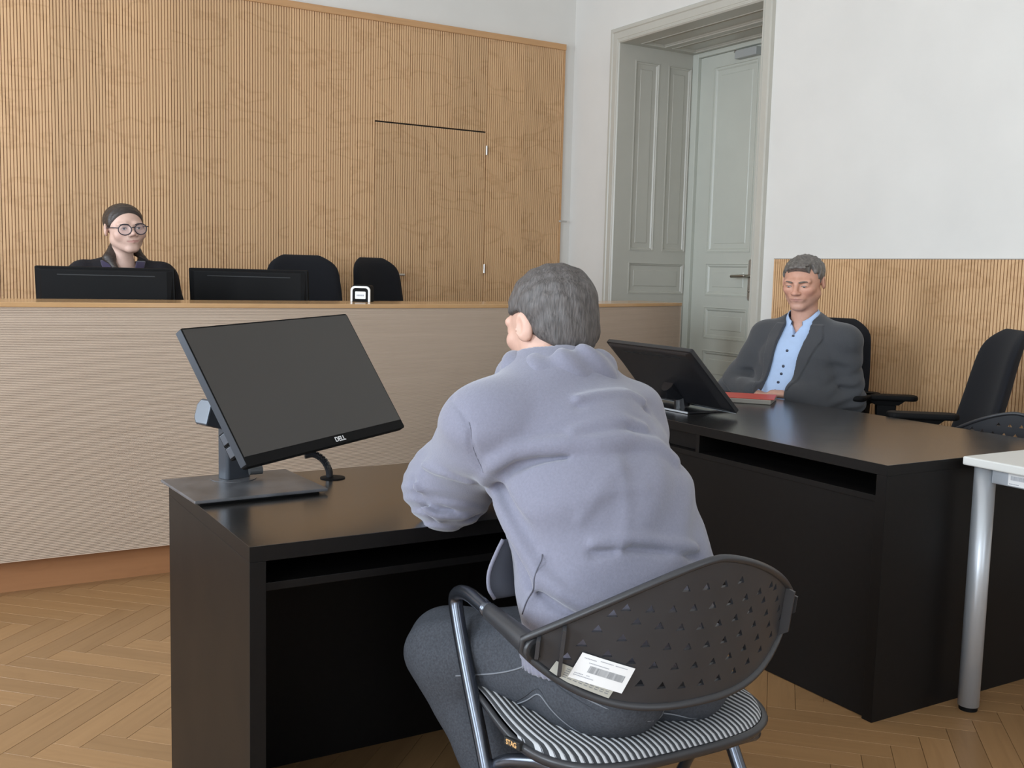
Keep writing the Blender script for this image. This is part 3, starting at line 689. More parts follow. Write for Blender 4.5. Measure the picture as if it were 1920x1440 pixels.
    b.grid(rows); pad = b.build('seat_pad', STRIPE, ch, smooth=True)
    b = MB(); rims = [[pt(2*PI*k/NA, q, dz) for k in range(NA)] for q, dz in ((.99, .007), (1.02, .007), (1.03, .000), (1.0, -.012), (.6, -.022), (0.01, -.024))]
    vv = [v for r_ in rims for v in r_]; fs = [(i*NA+k, i*NA+(k+1) % NA, (i+1)*NA+(k+1) % NA, (i+1)*NA+k) for i in range(len(rims)-1) for k in range(NA)]
    b.add(vv, fs); b.build('seat_pan', GREYPL, ch, smooth=True)
    return ch
fc = shell_chair('charcoal perforated shell chair with striped seat, under the man in the grey sweatshirt', (1.1283, 1.26, 0), -.0316)
pc = copy_tree(fc); pc['label'] = 'perforated shell chair behind the long desk, cut by the right edge of the picture'; pc.location = (3.41, 2.22, 0); pc.rotation_euler = (0, 0, R(-68))
# things stuck on the front chair only: labels follow the shell, tag hangs on the seat rim
def decal(name, m, parent, cx, cz, w_, h, ang, off, n=8, th=.0004):
    ca, sa = math.cos(ang), math.sin(ang); rows = []
    for j in range(5):
        row = []
        for i in range(n+1):
            u_, v_ = -w_/2+w_*i/n, -h/2+h*j/4
            row.append(shell(cx+u_*ca-v_*sa, cz+u_*sa+v_*ca, off))
        rows.append(row)
    return MB().grid(rows).build(name, m, parent, solid=th)
LA = R(-20)
lab0 = decal('old_label', PAPERY, fc, -.198, .606, .098, .026, R(-24), .0052)
lab = decal('inventory_label', PAPER, fc, -.172, .6190, .085, .046, LA, .0062)
def onlab(u_, v_): return (-.172+u_*math.cos(LA)-v_*math.sin(LA), .6190+u_*math.sin(LA)+v_*math.cos(LA))
b = MB(); x = -.022
while x < .034:
    wd = random.choice((.0004, .0006, .0009)); 
    q = [shell(*onlab(x+a, c_), .0068) for a, c_ in ((0,-.006),(wd,-.006),(wd,.006),(0,.006))]; b.add(q, [(0,1,2,3)]); x += wd+random.choice((.0005, .0008))
b.build('barcode', INK, lab)
b = MB()
for (u_, v_, l_) in ((-.036, .016, .018), (-.012, .018, .020), (.012, .018, .020), (-.026, .010, .03), (-.038, -.012, .012), (-.038, -.0155, .03), (-.02, -.0115, .005)):
    x = u_
    while x < u_+l_:
        wd = random.uniform(.001, .002); b.add([shell(*onlab(x+a, v_+c_), .0068) for a, c_ in ((0,-.0007),(wd,-.0007),(wd,.0007),(0,.0007))], [(0,1,2,3)]); x += wd+.0006
b.build('small_print', INKL, lab)
b = MB()
for k in range(5):
    for q in range(9):
        x = -.03+q*.0085; v_ = .008-k*.0036; an = R(-24)
        b.add([shell(-.198+(x+a)*math.cos(an)-(v_+c_)*math.sin(an), .606+(x+a)*math.sin(an)+(v_+c_)*math.cos(an), .0057) for a, c_ in ((0,-.0006),(.006,-.0006),(.006,.0006),(0,.0006))], [(0,1,2,3)])
b.build('small_print', INK, lab0)
Mt = Matrix.Translation((-.2555, .172, .4585)) @ Matrix.Rotation(R(-84), 4, 'Z') @ Matrix.Rotation(R(-6), 4, 'Y')
tg = box('maker_tag', BLK, fc, -.023, .023, -.004, .004, -.007, .007, .001, Mt)
text_obj('lettering', 'STAG', .0125, ORANGE, tg, Mt @ Matrix(((1,0,0,0), (0,0,1,-.0045), (0,1,0,0), (0,0,0,1))), .0003, .0003)

# ================================================================== white table at the right
wt = thing('white_table', 'white table with round silver legs at the right edge of the picture', 'table', (0,0,0))
x0, x1, y0, y1, zt_ = 2.652, 3.40, .45, 1.888, .755
box('tabletop', WHITEL, wt, x0, x1, y0, y1, zt_-.025, zt_, .004)
for (lx, ly) in ((x0+.045, y1-.045), (x1-.045, y1-.045), (x0+.045, y0+.045), (x1-.045, y0+.045)):
    lg = MB().lathe([(.030, .014), (.030, zt_-.0252)], (lx, ly, 0), 28).build('leg', SILVER, wt, smooth=False)
    for p in lg.data.polygons: p.use_smooth = len(p.vertices) == 4
    MB().lathe([(.026, 0), (.027, .014)], (lx, ly, 0), 24).build('foot', BLKPL, lg)
ap = box('apron', SILVER, wt, x0+.030, x0+.050, y0+.076, y1-.076, zt_-.068, zt_-.0254, .003)
box('apron', SILVER, wt, x1-.050, x1-.030, y0+.076, y1-.076, zt_-.068, zt_-.0254, .003)
box('apron', SILVER, wt, x0+.076, x1-.076, y1-.055, y1-.035, zt_-.068, zt_-.0254, .003)
lb = MB().box(x0+.0288, x0+.0298, 1.66, 1.760, zt_-.064, zt_-.029).build('inventory_label', PAPER, ap)
b = MB(); y = 1.752
while y > 1.68:
    wd = random.choice((.0007, .001, .0014)); b.box(x0+.0284, x0+.0287, y-wd, y, zt_-.048, zt_-.036); y -= wd+.0011
b.build('barcode', INKL, lb)
b = MB()
for k in range(6): b.box(x0+.0284, x0+.0287, 1.752-k*.005, 1.756-k*.005, zt_-.060, zt_-.058)
b.build('small_print', INKL, lb)
# ================================================================== papers and phone before the man
Mf = Matrix.Translation((3.03, 3.21, ZD)) @ Matrix.Rotation(R(-52), 4, 'Z')
def wbox(name, m, label, cat, M, dims, bevel=.0015):
    o = MB().box(-dims[0]/2, dims[0]/2, -dims[1]/2, dims[1]/2, 0, dims[2]).build(name, m, None, bevel=bevel); o.matrix_world = M; return tag(o, label, cat) if label else o
nb = wbox('notebook', mat('notebook_cover', (.30, .28, .25), .45), 'grey notebook under the red folder on the long desk', 'notebook', Mf @ Matrix.Translation((0, 0, .0005)), (.26, .19, .018), .003)
MB().box(-.128, .128, -.0935, .093, .003, .015).build('page_block', PAPER, nb)
fd = wbox('red_folder', REDF, 'red folder lying on the notebook before the man in the suit', 'folder', Mf @ Matrix.Translation((.004, .004, .0190)) @ Matrix.Rotation(R(4), 4, 'Z'), (.262, .185, .003), .001)
# ================================================================== people: signed-distance bodies meshed with surface nets
f32 = np.float32
def V3(*a): return np.array(a, f32)
def sph(P, c, r): return np.linalg.norm(P-V3(*c), axis=1)-r
def ell(P, c, rad, A=None):
    q = P-V3(*c)
    if A is not None: q = q @ A
    rad = V3(*rad); k0 = np.linalg.norm(q/rad, axis=1); k1 = np.linalg.norm(q/(rad*rad), axis=1)+1e-9
    return k0*(k0-1)/k1
def cap(P, a, b, ra, rb):
    a, b = V3(*a), V3(*b); ba = b-a; t = np.clip(((P-a) @ ba)/(ba @ ba), 0, 1)
    return np.linalg.norm(P-a-t[:, None]*ba, axis=1)-(ra+(rb-ra)*t)
def ecap(P, a, b, ra, rb, side, k):
    """capsule whose section is k times wider along the unit vector side"""
    side = V3(*side); side = side/np.linalg.norm(side)
    def sq(v): return v-np.outer(v @ side, side)*(1-1/k) if v.ndim == 2 else v-side*(v @ side)*(1-1/k)
    a2, b2 = sq(V3(*a)), sq(V3(*b)); Q = sq(P); ba = b2-a2; t = np.clip(((Q-a2) @ ba)/(ba @ ba), 0, 1)
    return np.linalg.norm(Q-a2-t[:, None]*ba, axis=1)-(ra+(rb-ra)*t)
def smin(a, b, k):
    h = np.clip(.5+.5*(b-a)/k, 0, 1); return b*(1-h)+a*h-k*h*(1-h)
def smax(a, b, k): return -smin(-a, -b, k)
def poly_d(P, pts):
    d = np.full(len(P), 9., f32)
    for a, b in zip(pts, pts[1:]): d = np.minimum(d, cap(P, a, b, 0, 0))
    return d
def mesh_sdf(name, f, lo, hi, h, base, parent=None, m=None, colf=None):
    if isinstance(h, tuple):                                  # coarse below the cut height, fine above it, one mesh
        hc, hf, cut, flo, fhi = h
        v0, q0 = net(lambda P: np.maximum(f(P), P[:, 2]-cut-.004), lo, (hi[0], hi[1], cut+.03), hc); v1, q1 = net(lambda P: np.maximum(f(P), cut-P[:, 2]), flo, fhi, hf)
        vert, quads = np.concatenate([v0, v1]), np.concatenate([q0, q1+len(v0)])
    else: vert, quads = net(f, lo, hi, h)
    me = bpy.data.meshes.new(name); me.vertices.add(len(vert)); me.vertices.foreach_set('co', (vert-np.array(base)).astype(f32).ravel())
    me.loops.add(len(quads)*4); me.loops.foreach_set('vertex_index', quads.astype(np.int32).ravel())
    me.polygons.add(len(quads)); me.polygons.foreach_set('loop_start', np.arange(len(quads), dtype=np.int32)*4)
    me.polygons.foreach_set('use_smooth', np.ones(len(quads), bool)); me.update(calc_edges=True); me.validate()
    if colf is not None:
        col = np.ones((len(vert), 4), f32); col[:, :3] = colf(vert.astype(f32))
        at = me.color_attributes.new('tint', 'FLOAT_COLOR', 'POINT'); at.data.foreach_set('color', col.ravel())
    return link(name, me, parent, m)
def net(f, lo, hi, h):
    lo = np.array(lo, float); B = 8
    n = (np.ceil((np.array(hi)-lo)/h).astype(int)//B+1)*B; nb = n//B
    V = np.ones(n, f32)
    ci = np.stack(np.meshgrid(*[np.arange(k) for k in nb], indexing='ij'), -1).reshape(-1, 3)
    cc = (lo+(ci*B+(B-1)/2)*h).astype(f32); dc = f(cc)
    act = np.abs(dc) < h*B*1.25
    Vb = V.reshape(nb[0], B, nb[1], B, nb[2], B)
    Vb[:] = np.sign(dc).reshape(*nb)[:, None, :, None, :, None]
    g = np.stack(np.meshgrid(*[np.arange(B)]*3, indexing='ij'), -1).reshape(-1, 3)
    A = ci[act]
    for s in range(0, len(A), 600):
        a = A[s:s+600]; P = (lo+((a[:, None]*B+g[None])*h)).reshape(-1, 3).astype(f32)
        d = f(P).reshape(len(a), B, B, B)
        for q, (i, j, k) in enumerate(a): Vb[i, :, j, :, k, :] = d[q]
    S = V < 0
    c8 = np.zeros(np.array(n)-1, np.int8)
    for dx in (0, 1):
        for dy in (0, 1):
            for dz in (0, 1): c8 += S[dx:n[0]-1+dx, dy:n[1]-1+dy, dz:n[2]-1+dz]
    cells = np.argwhere((c8 > 0) & (c8 < 8)); key = (cells[:, 0]*n[1]+cells[:, 1])*n[2]+cells[:, 2]
    acc = np.zeros((len(cells), 3)); cnt = np.zeros(len(cells))
    cor = [np.array(c_) for c_ in np.ndindex(2, 2, 2)]
    for ax in range(3):
        e = np.zeros(3, int); e[ax] = 1
        for c_ in cor:
            if c_[ax]: continue
            a = cells+c_; b = a+e; va = V[a[:, 0], a[:, 1], a[:, 2]]; vb = V[b[:, 0], b[:, 1], b[:, 2]]
            mk = (va < 0) != (vb < 0); t = np.where(mk, va/np.where(mk, va-vb, 1), 0)
            acc[mk] += (c_+np.outer(t, e))[mk]; cnt[mk] += 1
    vert = lo+(cells+acc/cnt[:, None])*h
    quads = []
    for ax in range(3):
        u, v = (ax+1) % 3, (ax+2) % 3; e = np.zeros(3, int); e[ax] = 1
        s0 = [slice(0, k) for k in n]; s1 = list(s0); s0[ax] = slice(0, n[ax]-1); s1[ax] = slice(1, n[ax])
        ed = np.argwhere(S[tuple(s0)] != S[tuple(s1)]); ed = ed[(ed[:, u] > 0) & (ed[:, v] > 0) & (ed[:, u] < n[u]-1) & (ed[:, v] < n[v]-1)]
        eu = np.zeros(3, int); eu[u] = 1; ev = np.zeros(3, int); ev[v] = 1
        ids = [np.searchsorted(key, (q[:, 0]*n[1]+q[:, 1])*n[2]+q[:, 2]) for q in (ed-eu-ev, ed-ev, ed, ed-eu)]
        fl = S[ed[:, 0], ed[:, 1], ed[:, 2]]
        Q = np.stack(ids, 1); Q[~fl] = Q[~fl][:, ::-1]; quads.append(Q)
    return vert, np.concatenate(quads)
def surf_hit(f, p, d, n=60):
    p = np.array(p, f32); d = np.array(d, f32); d /= np.linalg.norm(d); t = 0.
    for _ in range(n):
        v = float(f((p+d*t)[None])[0]); t += v*.8
        if abs(v) < 2e-4: break
    return p+d*t
def near(P, c, r, fn, k=.02):
    """evaluate fn only inside the ball c,r; outside give the distance to the ball (never less than k)"""
    q = np.linalg.norm(P-V3(*c), axis=1); d = np.maximum(q-r, 0)+k+.02; m = q < r
    if m.any(): d[m] = fn(P[m])
    return d
def frame(c, az, pitch=0, roll=0, s=1.0):
    """head frame: local x = wearer's right..., y = forward, z = up"""
    return Matrix.Translation(c) @ Matrix.Rotation(az-PI/2, 4, 'Z') @ Matrix.Rotation(pitch, 4, 'X') @ Matrix.Rotation(roll, 4, 'Y') @ Matrix.Diagonal((*s, 1) if isinstance(s, tuple) else (s, s, s, 1))
def to_local(Mx):
    Mi = np.array(Mx.inverted()); A = Mi[:3, :3].astype(f32); t = Mi[:3, 3].astype(f32)
    return lambda P: P @ A.T+t
def head_sdf(P, g):
    """P in head space, metres; g: dict of feature settings"""
    j = g.get('jaw', 1.0); X = P.copy(); X[:, 0] = np.abs(X[:, 0])
    d = ell(P, (0, -.018, .032), (.0745, .095, .084))
    sf = g.get('soft', 0); d = smin(d, ell(P, (0, .026, -.030), ((.0595+.0055*sf)*j, .066+.002*sf, .082)), .03)
    d = smin(d, cap(X, (.040*j, .005, -.062), (.010, .070-.004*sf, -.103), .024+.004*sf, .019), .03)
    d = smin(d, ell(P, (0, .080, -.104), (.020*j, .014, .016)), .02)
    d = smin(d, ell(X, (.040, .062, -.022-.008*g.get('soft', 0)), (.020+.006*g.get('soft', 0), .020, .018+.010*g.get('soft', 0))), .022)
    d = smin(d, cap(X, (.012+.010*sf, .083-.006*sf, .024), (.044, .072-.004*sf, .021), .0105, .010), .016)
    d = smax(d, -ell(X, (.0315, .104, .003), (.018, .018, .0115)), .014)
    d = smin(d, ell(X, (.0315, .0735, .002), (.0165, .0145, .0125)), .006)
    d = smin(d, cap(P, (0, .088, .010), (0, .1075-.003*g.get('soft', 0), -.026+.004*g.get('soft', 0)), .0065, .0095*g.get('nose', 1)), .012)
    d = smin(d, ell(P, (0, .109-.003*g.get('soft', 0), -.030+.004*g.get('soft', 0)), (.0105*g.get('nose', 1), .0105, .0095)), .010)
    d = smin(d, ell(X, (.0125, .0985, -.0325), (.0080, .0105, .0070)), .007)
    d = smax(d, -ell(X, (.0055, .1035, -.0395), (.0032, .005, .003)), .003)
    d = smin(d, ell(P, (0, .082-.003*sf, -.060), (.030-.004*sf, .016, .022)), .018+.008*sf)
    d = smin(d, cap(X, (.004, .0965, -.0600), (.020, .0880, -.0625), .0046, .0028), .004)
    d = smin(d, cap(X, (0, .0955, -.0685), (.017, .0890, -.0660), .0056, .0034), .004)
    d = smax(d, -cap(X, (0, .1035, -.0640), (.024, .0935, -.0640), .0022, .0016), .003)
    e = ell(X-V3(.0775, -.012, -.006), (0, 0, 0), (.0085, .0205, .033), np.array(((.94, .34, 0), (-.34, .94, 0), (0, 0, 1)), f32))
    e = smax(e, -ell(X, (.0875, -.006, -.003), (.007, .011, .020)), .005)
    d = smin(d, e, .006)
    return d
def eye_parts(root, Mh, base, look, iris, lid=.0, brow=(.05, .04, .03), browt=.0035, skin=None):
    """eyes, lashes and brows as small parts of the person"""
    T = Matrix.Translation(-Vector(base)) @ Mh
    ew = MATS.get('eye_white') or mat('eye_white', (.62, .58, .55), .25); ir = MATS.get('iris') or mat('iris', (.045, .032, .025), .2)
    ls = MATS.get('lash') or mat('lash', (.03, .022, .02), .6)
    for sx in (-1, 1):
        c_ = Vector((sx*.0315, .0815, .002)); b = MB(); rows = []
        hh = .0062*(1-lid)
        for i in range(7):
            v = -1+2*i/6; row = []
            for k in range(11):
                u_ = -1+2*k/10; zz_ = v*hh*(1-u_*u_)**.7; x = c_.x+u_*.0132
                row.append(T @ Vector((x, c_.y+.0072-.55*(x-c_.x)**2/.0132*1.0-abs(x)*.16+.005, c_.z+zz_-.001-lid*.003)))
            rows.append(row)
        b.grid(rows); e = b.build('eye', ew, root, smooth=True)
        b = MB(); ctr = Vector((c_.x+look[0]*.004, c_.y+.0077-abs(c_.x)*.16+.0052, c_.z+look[1]*.004-.001-lid*.003)); r_ = min(.0050, hh*1.0)
        b.add([T @ (ctr+Vector((math.cos(a)*.0050, -.0002, math.sin(a)*r_))) for a in [2*PI*k/14 for k in range(14)]]+[T @ (ctr+Vector((0, .0006, 0)))], [(k, (k+1) % 14, 14) for k in range(14)])
        b.build('iris', ir, e)
        b = MB(); pts = []
        for k in range(9):
            u_ = -1+2*k/8; x = c_.x+u_*.0145
            pts.append(T @ Vector((x, c_.y+.0078-.55*(x-c_.x)**2/.0132-abs(x)*.16+.0052, c_.z+hh*(1-u_*u_)**.7-.0006-lid*.003)))
        b.tube(pts, .0011, 6); b.build('lash_line', ls, e)
        b = MB(); pts = [T @ Vector((sx*x, y, z_)) for x, y, z_ in ((.013, .0965, .0195), (.022, .0960, .0225), (.034, .0905, .0240), (.046, .0800, .0205))]
        b.tube(bez(pts, 4), [browt*(.8+.4*math.sin(PI*min(1, k/12+.15))) for k in range(13)], 7, sq=(1, .6))
        b.build('eyebrow', MATS.get('brow_%d' % int(brow[0]*1000)) or mat('brow_%d' % int(brow[0]*1000), brow, .8), root, smooth=True)
def hand_sdf(P, wrist, palm_dir, up, s=1.0, curl=.5, side=1):
    """palm and five bent fingers; palm_dir points from wrist to knuckles, up = back of the hand, side=+1: thumb on up x palm_dir side"""
    f_ = np.array(palm_dir, float); f_ /= np.linalg.norm(f_); u_ = np.array(up, float); u_ -= f_*(u_ @ f_); u_ /= np.linalg.norm(u_); r_ = np.cross(f_, u_)*side
    W = np.array(wrist, float)
    def at(a, b, c_): return W+s*(f_*a+r_*b+u_*c_)
    d = ecap(P, at(.0, 0, 0), at(.085, 0, 0), .019*s, .0165*s, r_, 2.1)
    for k, (b, l1, l2, l3) in enumerate(((.030, .040, .024, .02), (.010, .044, .028, .022), (-.010, .040, .026, .021), (-.029, .032, .020, .018))):
        p = at(.088, b, 0); an = 0; r1 = .0088*s
        for q, ln in enumerate((l1, l2, l3)):
            an += curl*(.5 if q == 0 else .8); n_ = p+s*ln*(f_*math.cos(an)-u_*math.sin(an)+r_*.08*(b/.03))
            d = smin(d, cap(P, p, n_, r1, r1*.92), .006); p = n_; r1 *= .92
    p = at(.025, .030, -.004); q = at(.062, .056, -.012); t = at(.092, .054, -.024)
    d = smin(d, cap(P, p, q, .0135*s, .0105*s), .012); d = smin(d, cap(P, q, t, .0105*s, .0085*s), .006)
    return d
SKIN_W = mat('skin_fair', (.72, .50, .42), .5, attr='tint', noise=.04, nscale=60, bump=.05, bscale=300)
SKIN_M = mat('skin_ruddy', (.62, .36, .27), .48, attr='tint', noise=.06, nscale=60, bump=.08, bscale=300)
def skin_col(base, lip, cheek, Mh, extra=None):
    loc = to_local(Mh); base, lip, cheek = V3(*base), V3(*lip), V3(*cheek)
    def fcol(V):
        Q = loc(V); X = Q.copy(); X[:, 0] = np.abs(X[:, 0]); c_ = np.tile(base, (len(V), 1))
        wl = np.clip(1-np.minimum(cap(X, (0, .098, -.0605), (.021, .089, -.0628), 0, 0), cap(X, (0, .097, -.0675), (.018, .090, -.0660), 0, 0))/.0065, 0, 1)[:, None]
        wc = np.clip(1-np.linalg.norm(X-V3(.042, .075, -.032), axis=1)/.035, 0, 1)[:, None]*.6+np.clip(1-np.linalg.norm(X-V3(0, .112, -.028), axis=1)/.022, 0, 1)[:, None]*.6
        c_ = c_*(1-np.clip(wc, 0, 1))+cheek*np.clip(wc, 0, 1)
        wl = np.minimum(1, wl*1.8); c_ = c_*(1-wl)+lip*wl
        if extra is not None: c_ = extra(Q, c_)
        return c_
    return fcol
# ------------------------------------------------------------------ the man in the grey sweatshirt, seen from behind
SWEAT = mat('grey_lavender_sweat', (.188, .187, .240), .95, noise=.07, nscale=220, bump=.30, bscale=420, sheen=.35)
JEANS = mat('washed_black_denim', (.056, .060, .070), .9, spec=.2, noise=.28, nscale=260, bump=.35, bscale=700)
HAIR1 = mat('dark_ash_hair', (.080, .070, .066), .55, noise=.6, nscale=240, bump=.9, bscale=330, stretch=(1, 1, .16))
B1 = (1.13, 1.50, 0.0)
PEL, LOW, MID, CHE, NEC = (1.128, 1.475, .575), (1.122, 1.485, .70), (1.112, 1.535, .82), (1.104, 1.615, .93), (1.105, 1.685, 1.035)
SHL, SHR = (.938, 1.655, .965), (1.250, 1.665, .955)
ELL_, ELR = (.953, 1.838, .822), (1.295, 1.865, .815)
WRL, WRR = (1.085, 1.975, .805), (1.235, 2.03, .805)
HIPL, HIPR, KNL, KNR, ANL, ANR = (1.045, 1.50, .555), (1.215, 1.50, .555), (.912, 1.748, .512), (1.30, 1.86, .53), (1.03, 1.535, .13), (1.33, 1.73, .12)
def torso1(P, o=0.0):
    d = ecap(P, PEL, LOW, .118+o, .122+o, (1, 0, 0), 1.48)
    d = smin(d, ecap(P, LOW, MID, .122+o, .122+o, (1, 0, 0), 1.36), .03)
    d = smin(d, ecap(P, MID, CHE, .122+o, .112+o, (1, 0, 0), 1.36), .04)
    d = smin(d, ecap(P, CHE, NEC, .112+o, .058+o, (1, 0, 0), 1.25), .05)
    d = smin(d, cap(P, NEC, SHL, .062+o, .068+o), .06); d = smin(d, cap(P, NEC, SHR, .062+o, .068+o), .06)
    return d
def arms1(P, o=0.0):
    d = cap(P, SHL, ELL_, .062+o, .050+o); d = smin(d, cap(P, ELL_, WRL, .050+o, .036+o), .03)
    e = cap(P, SHR, ELR, .062+o, .050+o); e = smin(e, cap(P, ELR, WRR, .050+o, .036+o), .03)
    return np.minimum(d, e)
def legs1(P, o=0.0):
    d = 9.
    for hp, kn, an in ((HIPL, KNL, ANL), (HIPR, KNR, ANR)):
        q = cap(P, hp, kn, .088+o, .066+o); q = smin(q, cap(P, kn, an, .062+o, .050+o), .03); d = np.minimum(d, q) if not np.isscalar(d) else q
    return d
H1 = frame((1.122, 1.745, 1.150), R(97), R(-14), 0, (.96, .98, .91)); L1 = to_local(H1)
def head1(P): return head_sdf(L1(P), {})*1.02
def body1(P):
    d = smin(torso1(P, -.022), arms1(P, -.016), .02); d = smin(d, legs1(P, -.012), .03)
    d = smin(d, cap(P, (1.105, 1.685, 1.03), (1.118, 1.715, 1.10), .056, .052), .03); d = smin(d, near(P, (1.122, 1.745, 1.15), .19, head1), .025)
    for an, dr in ((ANL, (-.35, 1, 0)), (ANR, (.1, 1, 0))):
        t = np.array(dr, float); t /= np.linalg.norm(t); a = np.array((an[0], an[1], .04)); d = smin(d, cap(P, an, a-t*.03, .036, .036), .02); d = smin(d, ecap(P, a-t*.04, a+t*.16, .034, .026, np.cross(t, (0, 0, 1)), 1.2), .02)
    d = smin(d, near(P, WRL, .22, lambda q: hand_sdf(q, WRL, (.9, .5, -.05), (0, 0, 1), .95, .35, -1)), .01); d = smin(d, near(P, WRR, .22, lambda q: hand_sdf(q, WRR, (-.75, .6, -.05), (0, 0, 1), .95, .35, 1)), .01)
    return d
p1 = mesh_sdf('person', body1, (.72, 1.28, 0), (1.52, 2.30, 1.33), (.009, .0032, 1.04, (.98, 1.55, 1.03), (1.28, 1.92, 1.33)), B1, None, SKIN_M, skin_col((.56, .34, .26), (.5, .25, .2), (.6, .33, .25), H1))
p1.location = B1
tag(p1, 'seated man in grey sweatshirt and black jeans, seen from behind', 'person')
def below(pts, dz, dy=0.0): return [(x, y+dy, z_+dz) for x, y, z_ in pts]
F_MAIN = [(.915,1.617,.871),(.908,1.573,.911),(.934,1.552,.936),(.966,1.524,.948),(1.002,1.495,.955),(1.053,1.47,.957),(1.121,1.468,.958),(1.185,1.471,.942),(1.223,1.468,.916)]
F_UP1 = [(1.054,1.534,1.03),(1.109,1.536,1.033),(1.179,1.549,1.03),(1.213,1.551,1.015)]
F_UP2 = [(1.021,1.498,.977),(1.069,1.494,.987),(1.125,1.49,.991),(1.173,1.49,.977)]
F_DIAG = [(.935,1.63,.851),(.923,1.566,.822),(.92,1.504,.783),(.931,1.458,.745),(.95,1.412,.72),(.98,1.383,.703),(1.02,1.365,.69)]
F_LOW1 = [(1.005,1.401,.799),(1.065,1.384,.805),(1.128,1.375,.793),(1.209,1.378,.773)]
F_LOW2 = [(.99,1.421,.837),(1.022,1.422,.88),(1.079,1.44,.923)]
F_LOW3 = [(1.077,1.429,.911),(1.068,1.398,.848),(1.046,1.38,.79)]
F_MID = [(.996,1.432,.867),(1.049,1.413,.884),(1.113,1.407,.884)]
F_SL1 = [(.861,1.778,.879),(.87,1.704,.873),(.904,1.662,.863)]
F_SL2 = [(.863,1.79,.795),(.891,1.765,.777),(.945,1.757,.775),(.99,1.78,.79)]
F_SL3 = [(.854,1.796,.837),(.869,1.778,.797),(.902,1.775,.765)]
S_SH = [(.869,1.675,1.019),(.865,1.62,1.002),(.87,1.599,.978),(.87,1.595,.95),(.879,1.594,.919),(.897,1.595,.895)]
S_SD = [(.94,1.46,.773),(.932,1.457,.747),(.924,1.455,.721),(.92,1.472,.693),(.924,1.488,.664)]
FOLDS = [(F_MAIN, .014, .012), (below(F_MAIN, -.026, .004), .013, -.009), (F_UP1, .010, .006), (below(F_UP1, -.018), .011, -.004), (F_UP2, .011, .005), (below(F_UP2, -.02), .012, -.003),
         (F_DIAG, .013, .009), (below(F_DIAG, .016, -.026), .013, -.008), (below(F_DIAG, -.026, .018), .012, -.005), (F_LOW1, .010, .006), (below(F_LOW1, -.016), .011, -.005), (F_LOW2, .012, .0018), (F_LOW3, .012, .002), (F_MID, .012, .0018),
         (F_SL1, .010, .006), (below(F_SL1, -.016), .010, -.005), (F_SL2, .010, .008), (below(F_SL2, -.014), .008, -.008), (below(F_SL2, .016), .008, -.006), (F_SL3, .009, .006), (below(F_SL3, .006, .014), .008, -.006), (S_SH, .006, -.003), (S_SD, .010, .002)]     # (points, radius, height)
def fold(P, d):
    for pts, r_, a in FOLDS: d = d-1.9*a*np.exp(-(poly_d(P, pts)/r_)**2)
    return d
def sweat(P):
    t = torso1(P, .012); A = arms1(P, .022)
    d = smin(t, A, .035)
    d = smin(d, sph(P, (.948, 1.835, .823), .078), .05)
    near = d < .06
    if near.any():
        q = P[near]; e = d[near]
        e = fold(q, e)
        # slow folds all over, finer gathers at the elbow and the waist
        e = e+.0026*np.sin(q[:, 0]*30-q[:, 2]*62+2.5*np.sin(q[:, 1]*15+q[:, 0]*9))*np.clip((q[:, 2]-.6)*5, 0, 1)
        g = np.exp(-(np.linalg.norm(q-V3(.93, 1.82, .79), axis=1)/.075)**2); e = e+.0055*g*np.sin(q[:, 2]*250+q[:, 0]*60+q[:, 1]*40)
        d[near] = e
    hem = .598+.05*(P[:, 1]-1.50)
    d = smax(d, hem-P[:, 2], .006)
    d = smax(d, -cap(P, (1.105, 1.70, 1.05), (1.10, 1.735, 1.20), .058, .075), .012)        # neck opening
    return d
sw = mesh_sdf('sweatshirt', sweat, (.74, 1.28, .56), (1.50, 2.12, 1.16), .0052, B1, p1, SWEAT)
def hood(P):
    # hood lying gathered round the back of the neck
    a = np.array((1.112, 1.700, 1.062)); q = P-V3(*a); ang = np.arctan2(q[:, 0], -(q[:, 1]+.01))
    rad = np.sqrt(q[:, 0]**2+(q[:, 1]*1.05)**2); zc = .004+.012*np.cos(ang)+.007*np.sin(ang*3+1)
    ring = np.sqrt((rad-.088)**2+((q[:, 2]-zc+.014)*.72)**2)-.030
    d = smin(ring, ell(P, (1.107, 1.628, 1.056), (.095, .042, .046)), .03)
    d = d+.004*np.sin(ang*9+q[:, 2]*70)
    return smax(d, P[:, 1]-1.775, .02)
mesh_sdf('hood', hood, (.94, 1.53, .98), (1.27, 1.83, 1.19), .0045, B1, p1, SWEAT)
def cuff(P):
    d = cap(P, tuple(np.array(WRL)-.02*np.array((.82, .54, -.1))), WRL, .040, .038); e = cap(P, tuple(np.array(WRR)-.02*np.array((-.5, .8, 0))), WRR, .040, .038)
    return np.minimum(d, e)
mesh_sdf('cuff', cuff, (.98, 1.88, .70), (1.32, 2.12, .87), .005, B1, p1, SWEAT)
def band(P):
    d = torso1(P, .016); d = np.maximum(np.abs(d)-.004, np.maximum(P[:, 2]-.606-.05*(P[:, 1]-1.5), .562-P[:, 2]))
    return d+.0011*np.sin(np.arctan2(P[:, 0]-1.128, P[:, 1]-1.48)*110)
mesh_sdf('hem_band', band, (.85, 1.28, .55), (1.42, 1.70, .63), .0042, B1, p1, SWEAT)
